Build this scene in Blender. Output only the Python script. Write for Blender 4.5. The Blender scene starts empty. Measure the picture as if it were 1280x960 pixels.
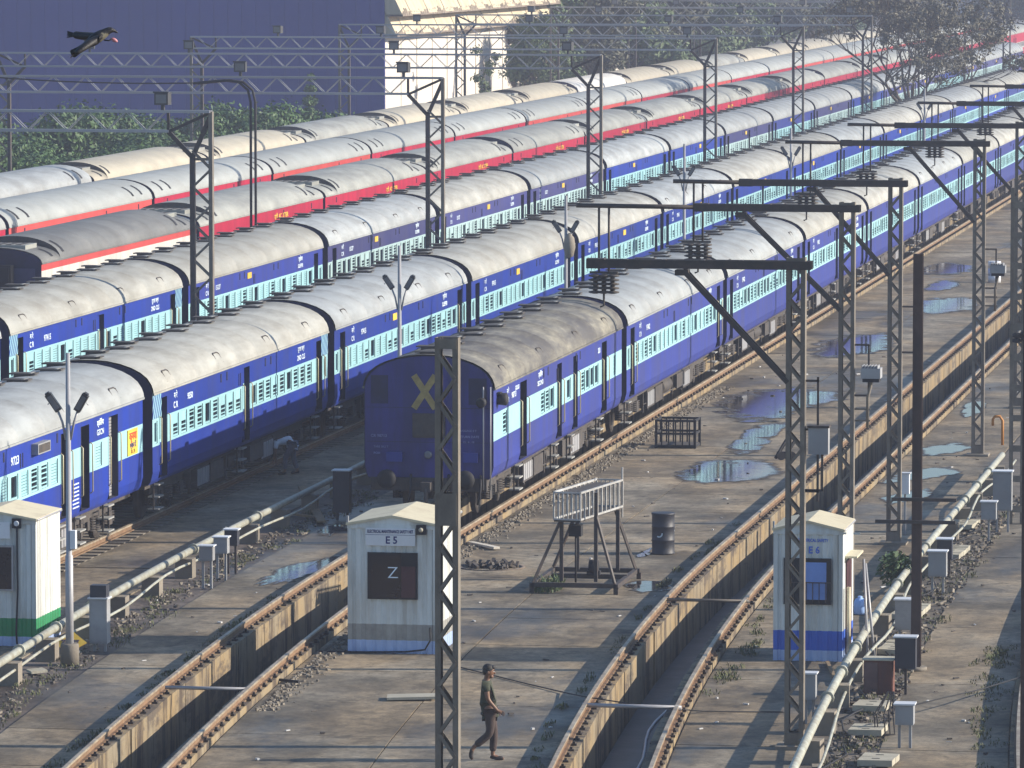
import bpy, math, random
import numpy as np
from mathutils import Vector, Matrix
random.seed(7)
S = bpy.context.scene
COL = S.collection
R = math.radians

# ---------------------------------------------------------------- camera
F_PX, CAM_H = 6800.0, 14.7                    # focal length in px of a 1280 px wide frame, eye height on the bridge
PITCH = math.atan(563 / F_PX)
YAW = math.atan(1160 * math.cos(PITCH) / F_PX)
cam_d = bpy.data.cameras.new("camera")
cam_d.sensor_width = 36.0
cam_d.lens = 36.0 * F_PX / 1280.0
cam_d.clip_start = 1.0
cam_d.clip_end = 6000.0
cam = bpy.data.objects.new("camera", cam_d)
COL.objects.link(cam)
cam.location = (0, 0, CAM_H)
cam.rotation_euler = (math.pi / 2 - PITCH, 0, YAW)
S.camera = cam

# ---------------------------------------------------------------- world, sun, exposure
SUN_EL, SUN_AZ = 22.8, 90 - math.degrees(YAW) + 1.0       # azimuth clockwise from +Y
world = bpy.data.worlds.new("World")
S.world = world
world.use_nodes = True
wn = world.node_tree
bg = wn.nodes["Background"]
sky = wn.nodes.new("ShaderNodeTexSky")
sky.sky_type = 'NISHITA'
sky.sun_disc = False
sky.sun_elevation = R(SUN_EL)
sky.sun_rotation = R(SUN_AZ)
sky.air_density = 1.2
sky.dust_density = 0.7
sky.ozone_density = 4.5
wn.links.new(sky.outputs[0], bg.inputs[0])
bg.inputs[1].default_value = 0.115
sun_d = bpy.data.lights.new("sun", 'SUN')
sun_d.energy = 4.9
sun_d.angle = R(0.5)
sun_d.color = (1.0, 0.90, 0.75)
sun = bpy.data.objects.new("sun", sun_d)
COL.objects.link(sun)
sun_vec = Vector((math.sin(R(SUN_AZ)) * math.cos(R(SUN_EL)), math.cos(R(SUN_AZ)) * math.cos(R(SUN_EL)), math.sin(R(SUN_EL))))
sun.rotation_euler = sun_vec.to_track_quat('Z', 'Y').to_euler()
sun.location = (40, 60, 60)
S.view_settings.view_transform = 'Standard'
S.view_settings.look = 'None'
S.view_settings.gamma = 1.0
S.view_settings.use_curve_mapping = False
S.view_settings.exposure = 0.65

# ---------------------------------------------------------------- survey helper: pixel of the photo -> point on the ground
_fw = Vector((-math.sin(YAW) * math.cos(PITCH), math.cos(YAW) * math.cos(PITCH), -math.sin(PITCH)))
_rt = Vector((math.cos(YAW), math.sin(YAW), 0))
_up = _rt.cross(_fw)
def G(x, y, z=0.0):
    d = _fw * F_PX + _rt * (x - 640) - _up * (y - 480)
    return Vector((0, 0, CAM_H)) + d * ((z - CAM_H) / d.z)

# ---------------------------------------------------------------- materials
MATS = {}
def pmat(name, base, var=0.18, rough=0.6, metal=0.0, scale=1.5, dirt=None, damt=0.0, dscale=2.0, streak=False, bump=0.0, bscale=30.0, rnd=0.12, world=False, dsharp=0.15, spec=0.5, dvec=None):
    if name in MATS: return MATS[name]
    m = bpy.data.materials.new(name); m.use_nodes = True
    nt = m.node_tree; N = nt.nodes; L = nt.links
    b = N["Principled BSDF"]
    b.inputs["Roughness"].default_value = rough
    b.inputs["Metallic"].default_value = metal
    b.inputs["Specular IOR Level"].default_value = spec
    if world:
        tc = N.new("ShaderNodeNewGeometry"); co = tc.outputs["Position"]
    else:
        tc = N.new("ShaderNodeTexCoord"); co = tc.outputs["Object"]
        oi = N.new("ShaderNodeObjectInfo")
        mu = N.new("ShaderNodeMath"); mu.operation = 'MULTIPLY'; mu.inputs[1].default_value = 37.0
        L.new(oi.outputs["Random"], mu.inputs[0])
        ad = N.new("ShaderNodeVectorMath"); ad.operation = 'ADD'
        L.new(co, ad.inputs[0]); L.new(mu.outputs[0], ad.inputs[1]); co = ad.outputs[0]
    n1 = N.new("ShaderNodeTexNoise"); n1.inputs["Scale"].default_value = scale; n1.inputs["Detail"].default_value = 6; n1.inputs["Roughness"].default_value = 0.65
    L.new(co, n1.inputs["Vector"])
    mr = N.new("ShaderNodeMapRange"); mr.inputs[1].default_value = 0.3; mr.inputs[2].default_value = 0.7
    mr.inputs[3].default_value = 1 - var; mr.inputs[4].default_value = 1 + var
    L.new(n1.outputs["Fac"], mr.inputs[0])
    mx = N.new("ShaderNodeVectorMath"); mx.operation = 'SCALE'; mx.inputs[0].default_value = base
    L.new(mr.outputs[0], mx.inputs["Scale"])
    col = mx.outputs[0]
    if rnd > 0 and not world:
        r2 = N.new("ShaderNodeMapRange"); r2.inputs[3].default_value = 1 - rnd; r2.inputs[4].default_value = 1 + rnd
        L.new(oi.outputs["Random"], r2.inputs[0])
        m2 = N.new("ShaderNodeVectorMath"); m2.operation = 'SCALE'; L.new(col, m2.inputs[0]); L.new(r2.outputs[0], m2.inputs["Scale"]); col = m2.outputs[0]
    if dirt is not None:
        vm = N.new("ShaderNodeMapping")
        vm.inputs["Scale"].default_value = dvec or ((1, 1, 0.12) if streak else (1, 1, 1))
        L.new(co, vm.inputs["Vector"])
        n2 = N.new("ShaderNodeTexNoise"); n2.inputs["Scale"].default_value = dscale; n2.inputs["Detail"].default_value = 8; n2.inputs["Roughness"].default_value = 0.7
        L.new(vm.outputs[0], n2.inputs["Vector"])
        d1 = N.new("ShaderNodeMapRange"); d1.interpolation_type = 'SMOOTHSTEP'
        d1.inputs[1].default_value = 0.5 - dsharp + (0.5 - damt) * 0.3; d1.inputs[2].default_value = 0.5 + dsharp + (0.5 - damt) * 0.3
        d1.inputs[3].default_value = 0; d1.inputs[4].default_value = min(1, damt * 1.3)
        L.new(n2.outputs["Fac"], d1.inputs[0])
        mm = N.new("ShaderNodeMix"); mm.data_type = 'RGBA'
        L.new(d1.outputs[0], mm.inputs["Factor"]); L.new(col, mm.inputs["A"]); mm.inputs["B"].default_value = (*dirt, 1)
        col = mm.outputs["Result"]
    L.new(col, b.inputs["Base Color"])
    if bump > 0:
        n3 = N.new("ShaderNodeTexNoise"); n3.inputs["Scale"].default_value = bscale; n3.inputs["Detail"].default_value = 5
        L.new(co, n3.inputs["Vector"])
        bp = N.new("ShaderNodeBump"); bp.inputs["Strength"].default_value = bump; bp.inputs["Distance"].default_value = 0.02
        L.new(n3.outputs["Fac"], bp.inputs["Height"]); L.new(bp.outputs[0], b.inputs["Normal"])
    MATS[name] = m
    return m

def concrete_mat(name, base, damp=0.35, oil=0.35):
    """weathered yard concrete: mottling, dark oily drips, damp darker and glossier patches, fine grit"""
    m = bpy.data.materials.new(name); m.use_nodes = True
    nt = m.node_tree; N = nt.nodes; L = nt.links
    b = N["Principled BSDF"]
    pos = N.new("ShaderNodeNewGeometry").outputs["Position"]
    oi = N.new("ShaderNodeObjectInfo")
    def noise(scale, vs=(1, 1, 1), detail=6, rough=0.6):
        mp = N.new("ShaderNodeMapping"); mp.inputs["Scale"].default_value = vs; L.new(pos, mp.inputs["Vector"])
        n = N.new("ShaderNodeTexNoise"); n.inputs["Scale"].default_value = scale; n.inputs["Detail"].default_value = detail; n.inputs["Roughness"].default_value = rough
        L.new(mp.outputs[0], n.inputs["Vector"]); return n.outputs["Fac"]
    def ramp(f, a, b_, lo, hi):
        r = N.new("ShaderNodeMapRange"); r.interpolation_type = 'SMOOTHSTEP'
        for i, v in enumerate((a, b_, lo, hi)): r.inputs[i + 1].default_value = v
        L.new(f, r.inputs[0]); return r.outputs[0]
    def mul(a, b_):
        r = N.new("ShaderNodeMath"); r.operation = 'MULTIPLY'; L.new(a, r.inputs[0]); L.new(b_, r.inputs[1]); return r.outputs[0]
    v1 = ramp(noise(0.5, (1, .8, 1)), .32, .68, .52, 1.32)
    v2 = ramp(noise(3.2, (1, .9, 1), 10, .8), .32, .68, .60, 1.36)
    v3 = ramp(oi.outputs["Random"], 0, 1, .88, 1.12)
    o = ramp(noise(0.8, (1, .7, 1), 8, .75), .54, .70, 1.0, 1.0 - oil)
    dm = ramp(noise(0.16, (1, .4, 1), 5, .6), .5, .66, 0.0, damp)
    inv = N.new("ShaderNodeMath"); inv.operation = 'SUBTRACT'; inv.inputs[0].default_value = 1.0; L.new(dm, inv.inputs[1])
    k = mul(mul(mul(mul(v1, v2), v3), o), inv.outputs[0])
    k = mul(k, ramp(noise(.33, (1, .8, 1), 9, .62), .53, .565, 1.0, .74))
    k = mul(k, ramp(noise(1.9, (1.3, .5, 1), 9, .7), .57, .63, 1.0, .70))
    sp = ramp(noise(17, (1, .5, 1), 4, .7), .54, .72, 1.06, .58)
    k = mul(k, sp)
    hue = N.new("ShaderNodeMix"); hue.data_type = 'RGBA'
    hue.inputs["A"].default_value = (*base, 1); hue.inputs["B"].default_value = (base[0] * 1.12, base[1] * .98, base[2] * .8, 1)
    L.new(ramp(noise(.35, (1, .5, 1)), .35, .65, 0, 1), hue.inputs["Factor"])
    sc = N.new("ShaderNodeVectorMath"); sc.operation = 'SCALE'; L.new(hue.outputs["Result"], sc.inputs[0]); L.new(k, sc.inputs["Scale"])
    L.new(sc.outputs[0], b.inputs["Base Color"])
    L.new(ramp(dm, 0, damp + 1e-4, .85, .45), b.inputs["Roughness"])
    bp = N.new("ShaderNodeBump"); bp.inputs["Strength"].default_value = .35; bp.inputs["Distance"].default_value = .02
    L.new(noise(14, (1, 1, 1), 6, .7), bp.inputs["Height"]); L.new(bp.outputs[0], b.inputs["Normal"])
    MATS[name] = m
    return m

def stained_wall():
    m = bpy.data.materials.new("pit wall"); m.use_nodes = True
    N = m.node_tree.nodes; L = m.node_tree.links; b = N["Principled BSDF"]; b.inputs["Roughness"].default_value = .85
    pos = N.new("ShaderNodeNewGeometry").outputs["Position"]
    def noise(scale, vs, detail=7):
        mp = N.new("ShaderNodeMapping"); mp.inputs["Scale"].default_value = vs; L.new(pos, mp.inputs["Vector"])
        n = N.new("ShaderNodeTexNoise"); n.inputs["Scale"].default_value = scale; n.inputs["Detail"].default_value = detail; n.inputs["Roughness"].default_value = .7
        L.new(mp.outputs[0], n.inputs["Vector"]); return n.outputs["Fac"]
    def ramp(f, a, c, lo, hi):
        r = N.new("ShaderNodeMapRange"); r.interpolation_type = 'SMOOTHSTEP'
        for i, v in enumerate((a, c, lo, hi)): r.inputs[i + 1].default_value = v
        L.new(f, r.inputs[0]); return r.outputs[0]
    def mix(f, a, c):
        x = N.new("ShaderNodeMix"); x.data_type = 'RGBA'; L.new(f, x.inputs["Factor"])
        for k, v in (("A", a), ("B", c)):
            if isinstance(v, tuple): x.inputs[k].default_value = (*v, 1)
            else: L.new(v, x.inputs[k])
        return x.outputs["Result"]
    c = mix(ramp(noise(.5, (1, 1, 1)), .35, .65, 0, 1), (.23, .19, .13), (.28, .20, .10))
    c = mix(ramp(noise(1.6, (1, 1, .22)), .46, .60, 0, .95), c, (.06, .042, .03))        # damp runs
    c = mix(ramp(noise(3.2, (1, 1, .08)), .58, .66, 0, .7), c, (.44, .36, .22))         # lime runs
    c = mix(ramp(noise(.9, (1, .5, 1.6)), .52, .63, 0, .85), c, (.085, .065, .05))        # blotches
    c = mix(ramp(noise(9, (1, 1, 1)), .55, .8, 0, .6), c, (.12, .09, .07))
    L.new(c, b.inputs["Base Color"])
    bp = N.new("ShaderNodeBump"); bp.inputs["Strength"].default_value = .6; bp.inputs["Distance"].default_value = .03
    L.new(noise(10, (1, 1, .6)), bp.inputs["Height"]); L.new(bp.outputs[0], b.inputs["Normal"])
    return m
RUST = (0.13, 0.06, 0.03)
GRIME = (0.05, 0.045, 0.045)
M_CONC = concrete_mat("yard concrete", (0.190, 0.164, 0.124), .45, .55)
M_CONC_DK = concrete_mat("dark stained concrete", (0.115, 0.098, 0.090), .5, .55)
M_PITWALL = stained_wall()
M_PITFLOOR = pmat("pit floor", (0.075, 0.07, 0.075), .35, .55, scale=.8, dirt=(.03, .03, .035), damt=.5, dscale=1.5, bump=.3, bscale=9, world=True)
M_RAIL = pmat("rusty rail", (0.17, 0.095, 0.052), .35, .7, scale=2, dirt=(.24, .17, .10), damt=.45, dscale=5, world=True, bump=.2)
M_RAILTOP = pmat("worn rail head", (0.44, 0.38, 0.29), .25, .5, metal=.3, scale=3, dirt=(.17, .10, .06), damt=.5, dscale=2.0, world=True)
M_CLIP = pmat("black clip", (0.035, 0.028, 0.026), .3, .8)
M_EARTH = pmat("yard earth", (0.13, 0.11, 0.09), .35, .95, scale=.7, dirt=(.05, .045, .04), damt=.5, dscale=1.2, bump=.5, bscale=8, world=True)
M_BLUE = pmat("blue coach paint", (0.010, 0.034, 0.29), .14, .45, scale=.8, dirt=(.03, .04, .13), damt=.38, dscale=1.6, streak=True, rnd=.2)
M_BLUE2 = pmat("violet blue coach paint", (0.017, 0.032, 0.25), .14, .5, scale=.8, dirt=(.04, .042, .12), damt=.42, dscale=1.6, streak=True, rnd=.12)
M_BLUE3 = pmat("faded indigo coach paint", (0.038, 0.040, 0.17), .14, .5, scale=.8, dirt=(.07, .065, .13), damt=.4, dscale=1.6, streak=True, rnd=.24)
M_LBLUE = pmat("pale blue coach paint", (0.31, 0.56, 0.62), .1, .45, scale=1.0, dirt=(.30, .40, .40), damt=.3, dscale=2.5, streak=True, rnd=.08)
M_LBLUE3 = pmat("faded pale blue coach paint", (0.38, 0.54, 0.56), .1, .5, scale=1.0, dirt=(.30, .36, .36), damt=.32, dscale=2.5, streak=True, rnd=.08)
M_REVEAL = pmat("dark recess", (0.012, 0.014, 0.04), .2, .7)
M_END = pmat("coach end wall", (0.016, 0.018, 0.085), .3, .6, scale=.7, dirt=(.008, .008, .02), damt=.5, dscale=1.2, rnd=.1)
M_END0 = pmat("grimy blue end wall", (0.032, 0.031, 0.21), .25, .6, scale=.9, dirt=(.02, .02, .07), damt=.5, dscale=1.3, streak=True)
M_BLACK = pmat("black rubber", (0.012, 0.012, 0.016), .2, .75)
M_UNDER = pmat("oily underframe", (0.05, 0.045, 0.045), .4, .75, scale=4, dirt=(.10, .075, .055), damt=.4, dscale=5)
M_STEP = pmat("pale step plate", (0.28, 0.28, 0.27), .25, .7)
M_GLASS = pmat("dark window glass", (0.012, 0.013, 0.018), .2, .12)
M_CREAM = pmat("cream roof paint", (0.36, 0.357, 0.325), .12, .6, scale=.7, dirt=(.21, .195, .165), damt=.46, dscale=1.5, rnd=.14, bump=.12, bscale=6, dvec=(1, .3, 1))
M_PALE = pmat("pale grey roof paint", (0.335, 0.352, 0.355), .12, .55, scale=.7, dirt=(.19, .19, .185), damt=.44, dscale=1.4, rnd=.16, bump=.12, bscale=6, dvec=(1, .3, 1))
M_SOIL = pmat("soot soiled roof", (0.30, 0.28, 0.22), .3, .8, scale=1.1, dirt=(.065, .062, .068), damt=.72, dscale=1.2, rnd=0, bump=.3, bscale=9, dsharp=.22, dvec=(1, .3, 1))
M_LHBROOF = pmat("grey ribbed roof", (0.29, 0.295, 0.27), .14, .6, scale=.6, dirt=(.14, .135, .13), damt=.42, dscale=.9, rnd=.13, bump=.12, bscale=6, dvec=(1, .3, 1))
M_LHBROOF2 = pmat("smooth pale roof", (0.32, 0.335, 0.325), .12, .6, scale=.6, dirt=(.26, .265, .25), damt=.45, dscale=.9, rnd=.12, bump=.1, bscale=6, dvec=(1, .3, 1))
M_BEIGEROOF = pmat("beige roof", (0.40, 0.365, 0.285), .12, .65, scale=.6, dirt=(.30, .27, .22), damt=.4, dscale=.8, rnd=.15, bump=.1, bscale=6, dvec=(1, .3, 1))
M_PWRROOF = pmat("sooty grey roof", (0.17, 0.17, 0.165), .2, .65, scale=.6, dirt=(.09, .09, .09), damt=.45, dscale=.9, dvec=(1, .3, 1))
M_RED = pmat("crimson coach paint", (0.40, 0.012, 0.045), .12, .45, scale=.8, dirt=(.2, .02, .04), damt=.35, dscale=1.5, streak=True, rnd=.1)
M_SALMON = pmat("sun faded red coach paint", (0.50, 0.065, 0.06), .12, .5, scale=.8, dirt=(.36, .05, .05), damt=.35, dscale=1.5, streak=True, rnd=.15)
M_WHITE = pmat("off white coach paint", (0.60, 0.58, 0.54), .1, .5, scale=1, dirt=(.32, .3, .27), damt=.35, dscale=1.5, streak=True)
M_GREYLHB = pmat("grey coach paint", (0.36, 0.35, 0.34), .12, .5)
M_YELLOW = pmat("yellow paint", (0.72, 0.47, 0.06), .12, .6, dirt=(.4, .25, .05), damt=.3)
M_LETTER = pmat("pale lettering", (0.62, 0.72, 0.82), .1, .6)
M_MARKX = pmat("faded yellow mark", (0.36, 0.27, 0.10), .25, .7, scale=6)
M_STEEL = pmat("weathered mast steel", (0.170, 0.150, 0.125), .25, .6, scale=3, dirt=(.09, .065, .05), damt=.4, dscale=3, streak=True, rnd=.12)
M_STEELDK = pmat("dark arm steel", (0.055, 0.046, 0.044), .3, .65, scale=4, dirt=RUST, damt=.2, dscale=4)
M_GALV = pmat("galvanised steel", (0.36, 0.36, 0.38), .2, .5, metal=.2, scale=4, dirt=(.18, .17, .17), damt=.35, dscale=4)
M_GALVP = pmat("dull pale rail paint", (.40, .40, .40), .2, .5, dirt=(.2, .18, .16), damt=.4, dscale=5)
M_BROWNPOLE = pmat("brown rail pole", (0.075, 0.046, 0.038), .3, .7, scale=3, dirt=(.03, .02, .02), damt=.5, dscale=3, streak=True)
M_LAMP = pmat("lamp housing", (0.045, 0.045, 0.05), .2, .5)
M_LENS = pmat("lamp lens", (0.16, 0.165, 0.18), .2, .2)
M_HUT = pmat("white cabin sheet", (0.62, 0.66, 0.665), .1, .55, scale=1.5, dirt=(.30, .26, .20), damt=.42, dscale=2.6, streak=True, rnd=.05)
M_HUTROOF = pmat("cream cabin roof", (0.62, 0.56, 0.40), .14, .65, scale=2, dirt=(.3, .24, .16), damt=.4)
M_SKIRTBLUE = pmat("blue cabin skirt", (0.035, 0.12, 0.55), .12, .55)
M_SKIRTPALE = pmat("sky blue cabin skirt", (0.36, 0.46, 0.70), .12, .55)
M_SKIRTGREEN = pmat("green cabin skirt", (0.02, 0.24, 0.09), .15, .55)
M_SKIRTGREY = pmat("grey cabin skirt", (0.30, 0.29, 0.27), .2, .7, scale=3)
M_SIGN = pmat("white sign board", (0.62, 0.64, 0.68), .08, .5)
M_NAVY = pmat("navy lettering", (0.02, 0.03, 0.16), .1, .6)
M_MAROON = pmat("maroon panel", (0.055, 0.014, 0.02), .2, .5)
M_PIPE = pmat("grey pipe", (0.36, 0.37, 0.32), .18, .5, scale=3, dirt=(.2, .16, .10), damt=.45, dscale=4)
M_BLOCK = pmat("concrete block", (0.24, 0.21, 0.17), .25, .9, scale=4, dirt=(.08, .07, .06), damt=.4, bump=.4, bscale=20)
M_BLOCKPALE = pmat("pale concrete cover", (0.42, 0.39, 0.31), .2, .85, scale=4, dirt=(.2, .18, .14), damt=.4, bump=.4, bscale=20)
M_BOX = pmat("grey cabinet", (0.30, 0.31, 0.33), .18, .55, scale=4, dirt=(.12, .1, .09), damt=.35)
M_BOXDK = pmat("dark cabinet", (0.03, 0.032, 0.045), .2, .55)
M_BOXBROWN = pmat("rusty brown cabinet", (0.14, 0.045, 0.025), .35, .7, scale=3, dirt=(.06, .05, .06), damt=.5, streak=True)
M_WOOD = pmat("weathered timber", (0.24, 0.17, 0.10), .25, .85, scale=6)
M_PLANKPALE = pmat("bleached plank", (0.55, 0.50, 0.42), .15, .8)
M_ORANGE = pmat("orange pipe paint", (0.42, 0.17, 0.03), .2, .6)
M_CANBLUE = pmat("blue plastic can", (0.30, 0.45, 0.78), .1, .4)
M_SKIN = pmat("brown skin", (0.17, 0.085, 0.05), .08, .55, rnd=0)
M_SHIRT = pmat("olive shirt cloth", (0.045, 0.050, 0.032), .2, .9, scale=9, rnd=0, bump=.3, bscale=14)
M_TROUSER = pmat("brown trouser cloth", (0.055, 0.037, 0.033), .2, .9, scale=9, rnd=0, bump=.3, bscale=14)
M_SHIRT2 = pmat("pale shirt cloth", (0.62, 0.66, 0.74), .15, .9, scale=9, rnd=0, bump=.3, bscale=14)
M_TROUSER2 = pmat("slate trouser cloth", (0.11, 0.115, 0.15), .15, .9, scale=9, rnd=0)
M_HAIR = pmat("black hair", (0.009, 0.008, 0.008), .2, .6, rnd=0, bump=.6, bscale=60)
M_SHOE = pmat("dark sandal", (0.025, 0.018, 0.016), .2, .7, rnd=0)
M_SOLE = pmat("reddish sole", (0.22, 0.10, 0.09), .15, .8, rnd=0)
M_FEATHER = pmat("black feathers", (0.009, 0.008, 0.010), .3, .6, rnd=0, bump=.3, bscale=60)
M_FEATHER2 = pmat("grey brown neck feathers", (0.10, 0.09, 0.06), .25, .7, rnd=0)
M_PINK = pmat("pink scrap", (0.55, 0.22, 0.24), .15, .6)
M_SHED = pmat("indigo shed sheet", (0.052, 0.060, 0.27), .08, .6, scale=.12, dirt=(.046, .054, .22), damt=.4, dscale=.25, streak=True, rnd=.03)
M_CREAMWALL = pmat("cream shed wall", (0.66, 0.61, 0.54), .06, .8, scale=.3, dirt=(.5, .45, .40), damt=.3, dscale=.5, streak=True, rnd=.03)
M_TIER = pmat("stained cream cladding", (0.58, 0.50, 0.36), .1, .8, scale=.4, dirt=(.30, .24, .17), damt=.42, dscale=.7, streak=True, rnd=.03)
M_DRIP = pmat("sooty drip edge", (0.16, 0.125, 0.10), .3, .9, scale=2, dirt=(.4, .34, .26), damt=.45, dscale=2.2, streak=True)
M_BARK = pmat("bark", (0.085, 0.065, 0.05), .25, .9, scale=3, bump=.4, bscale=10)
M_LEAF = pmat("green leaves", (0.095, 0.135, 0.055), .35, .7, scale=.9, dirt=(.04, .075, .03), damt=.5, dscale=.6, rnd=.18)
M_LEAF2 = pmat("olive leaves", (0.125, 0.13, 0.065), .35, .7, scale=.9, dirt=(.04, .06, .025), damt=.5, dscale=.6, rnd=.15)
M_LEAF3 = pmat("dusty leaves", (0.125, 0.12, 0.08), .3, .75, scale=.9, dirt=(.04, .055, .03), damt=.5, dscale=.6, rnd=.15)
M_BUSH = pmat("bush leaves", (0.062, 0.125, 0.03), .4, .65, scale=1.3, dirt=(.022, .05, .018), damt=.5, dscale=.9, rnd=.15)
M_WEED = pmat("weeds", (0.085, 0.105, 0.04), .4, .8, scale=2, dirt=(.11, .085, .045), damt=.45, dscale=3)
M_LITTER = pmat("pale litter", (0.5, 0.5, 0.5), .25, .7)

def water_mat():
    """shallow puddle on concrete: mirror water where deep, damp dull concrete at the rim and on the high spots"""
    m = bpy.data.materials.new("puddle water"); m.use_nodes = True
    N = m.node_tree.nodes; L = m.node_tree.links; b = N["Principled BSDF"]
    at = N.new("ShaderNodeAttribute"); at.attribute_name = "depth"
    g = N.new("ShaderNodeNewGeometry")
    n = N.new("ShaderNodeTexNoise"); n.inputs["Scale"].default_value = .9; n.inputs["Detail"].default_value = 7; n.inputs["Roughness"].default_value = .65
    L.new(g.outputs["Position"], n.inputs["Vector"])
    a = N.new("ShaderNodeMath"); a.operation = 'MULTIPLY_ADD'; a.inputs[1].default_value = 3.2; a.inputs[2].default_value = -1.75
    L.new(n.outputs["Fac"], a.inputs[0])
    s_ = N.new("ShaderNodeMath"); s_.operation = 'ADD'; L.new(at.outputs["Fac"], s_.inputs[0]); L.new(a.outputs[0], s_.inputs[1])
    r = N.new("ShaderNodeMapRange"); r.interpolation_type = 'SMOOTHSTEP'
    for i, v in enumerate((.18, .5, 0, 1)): r.inputs[i + 1].default_value = v
    L.new(s_.outputs[0], r.inputs[0])
    mx = N.new("ShaderNodeMix"); mx.data_type = 'RGBA'; L.new(r.outputs[0], mx.inputs["Factor"])
    mx.inputs["A"].default_value = (.085, .072, .060, 1); mx.inputs["B"].default_value = (.035, .032, .036, 1)
    L.new(mx.outputs["Result"], b.inputs["Base Color"])
    q = N.new("ShaderNodeMapRange"); q.inputs[3].default_value = .62; q.inputs[4].default_value = .07
    L.new(r.outputs[0], q.inputs[0]); L.new(q.outputs[0], b.inputs["Roughness"])
    b.inputs["IOR"].default_value = 1.33
    n2 = N.new("ShaderNodeTexNoise"); n2.inputs["Scale"].default_value = 2.2; n2.inputs["Detail"].default_value = 3
    L.new(g.outputs["Position"], n2.inputs["Vector"])
    bp = N.new("ShaderNodeBump"); bp.inputs["Strength"].default_value = .10; bp.inputs["Distance"].default_value = .02
    L.new(n2.outputs["Fac"], bp.inputs["Height"]); L.new(bp.outputs[0], b.inputs["Normal"])
    tr = N.new("ShaderNodeBsdfTransparent"); ms = N.new("ShaderNodeMixShader")
    al = N.new("ShaderNodeMapRange"); al.interpolation_type = 'SMOOTHSTEP'
    for i, v in enumerate((-.12, .32, 0, 1)): al.inputs[i + 1].default_value = v
    L.new(s_.outputs[0], al.inputs[0]); L.new(al.outputs[0], ms.inputs[0]); L.new(tr.outputs[0], ms.inputs[1]); L.new(b.outputs[0], ms.inputs[2])
    L.new(ms.outputs[0], N["Material Output"].inputs["Surface"])
    return m
M_WATER = water_mat()

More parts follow.
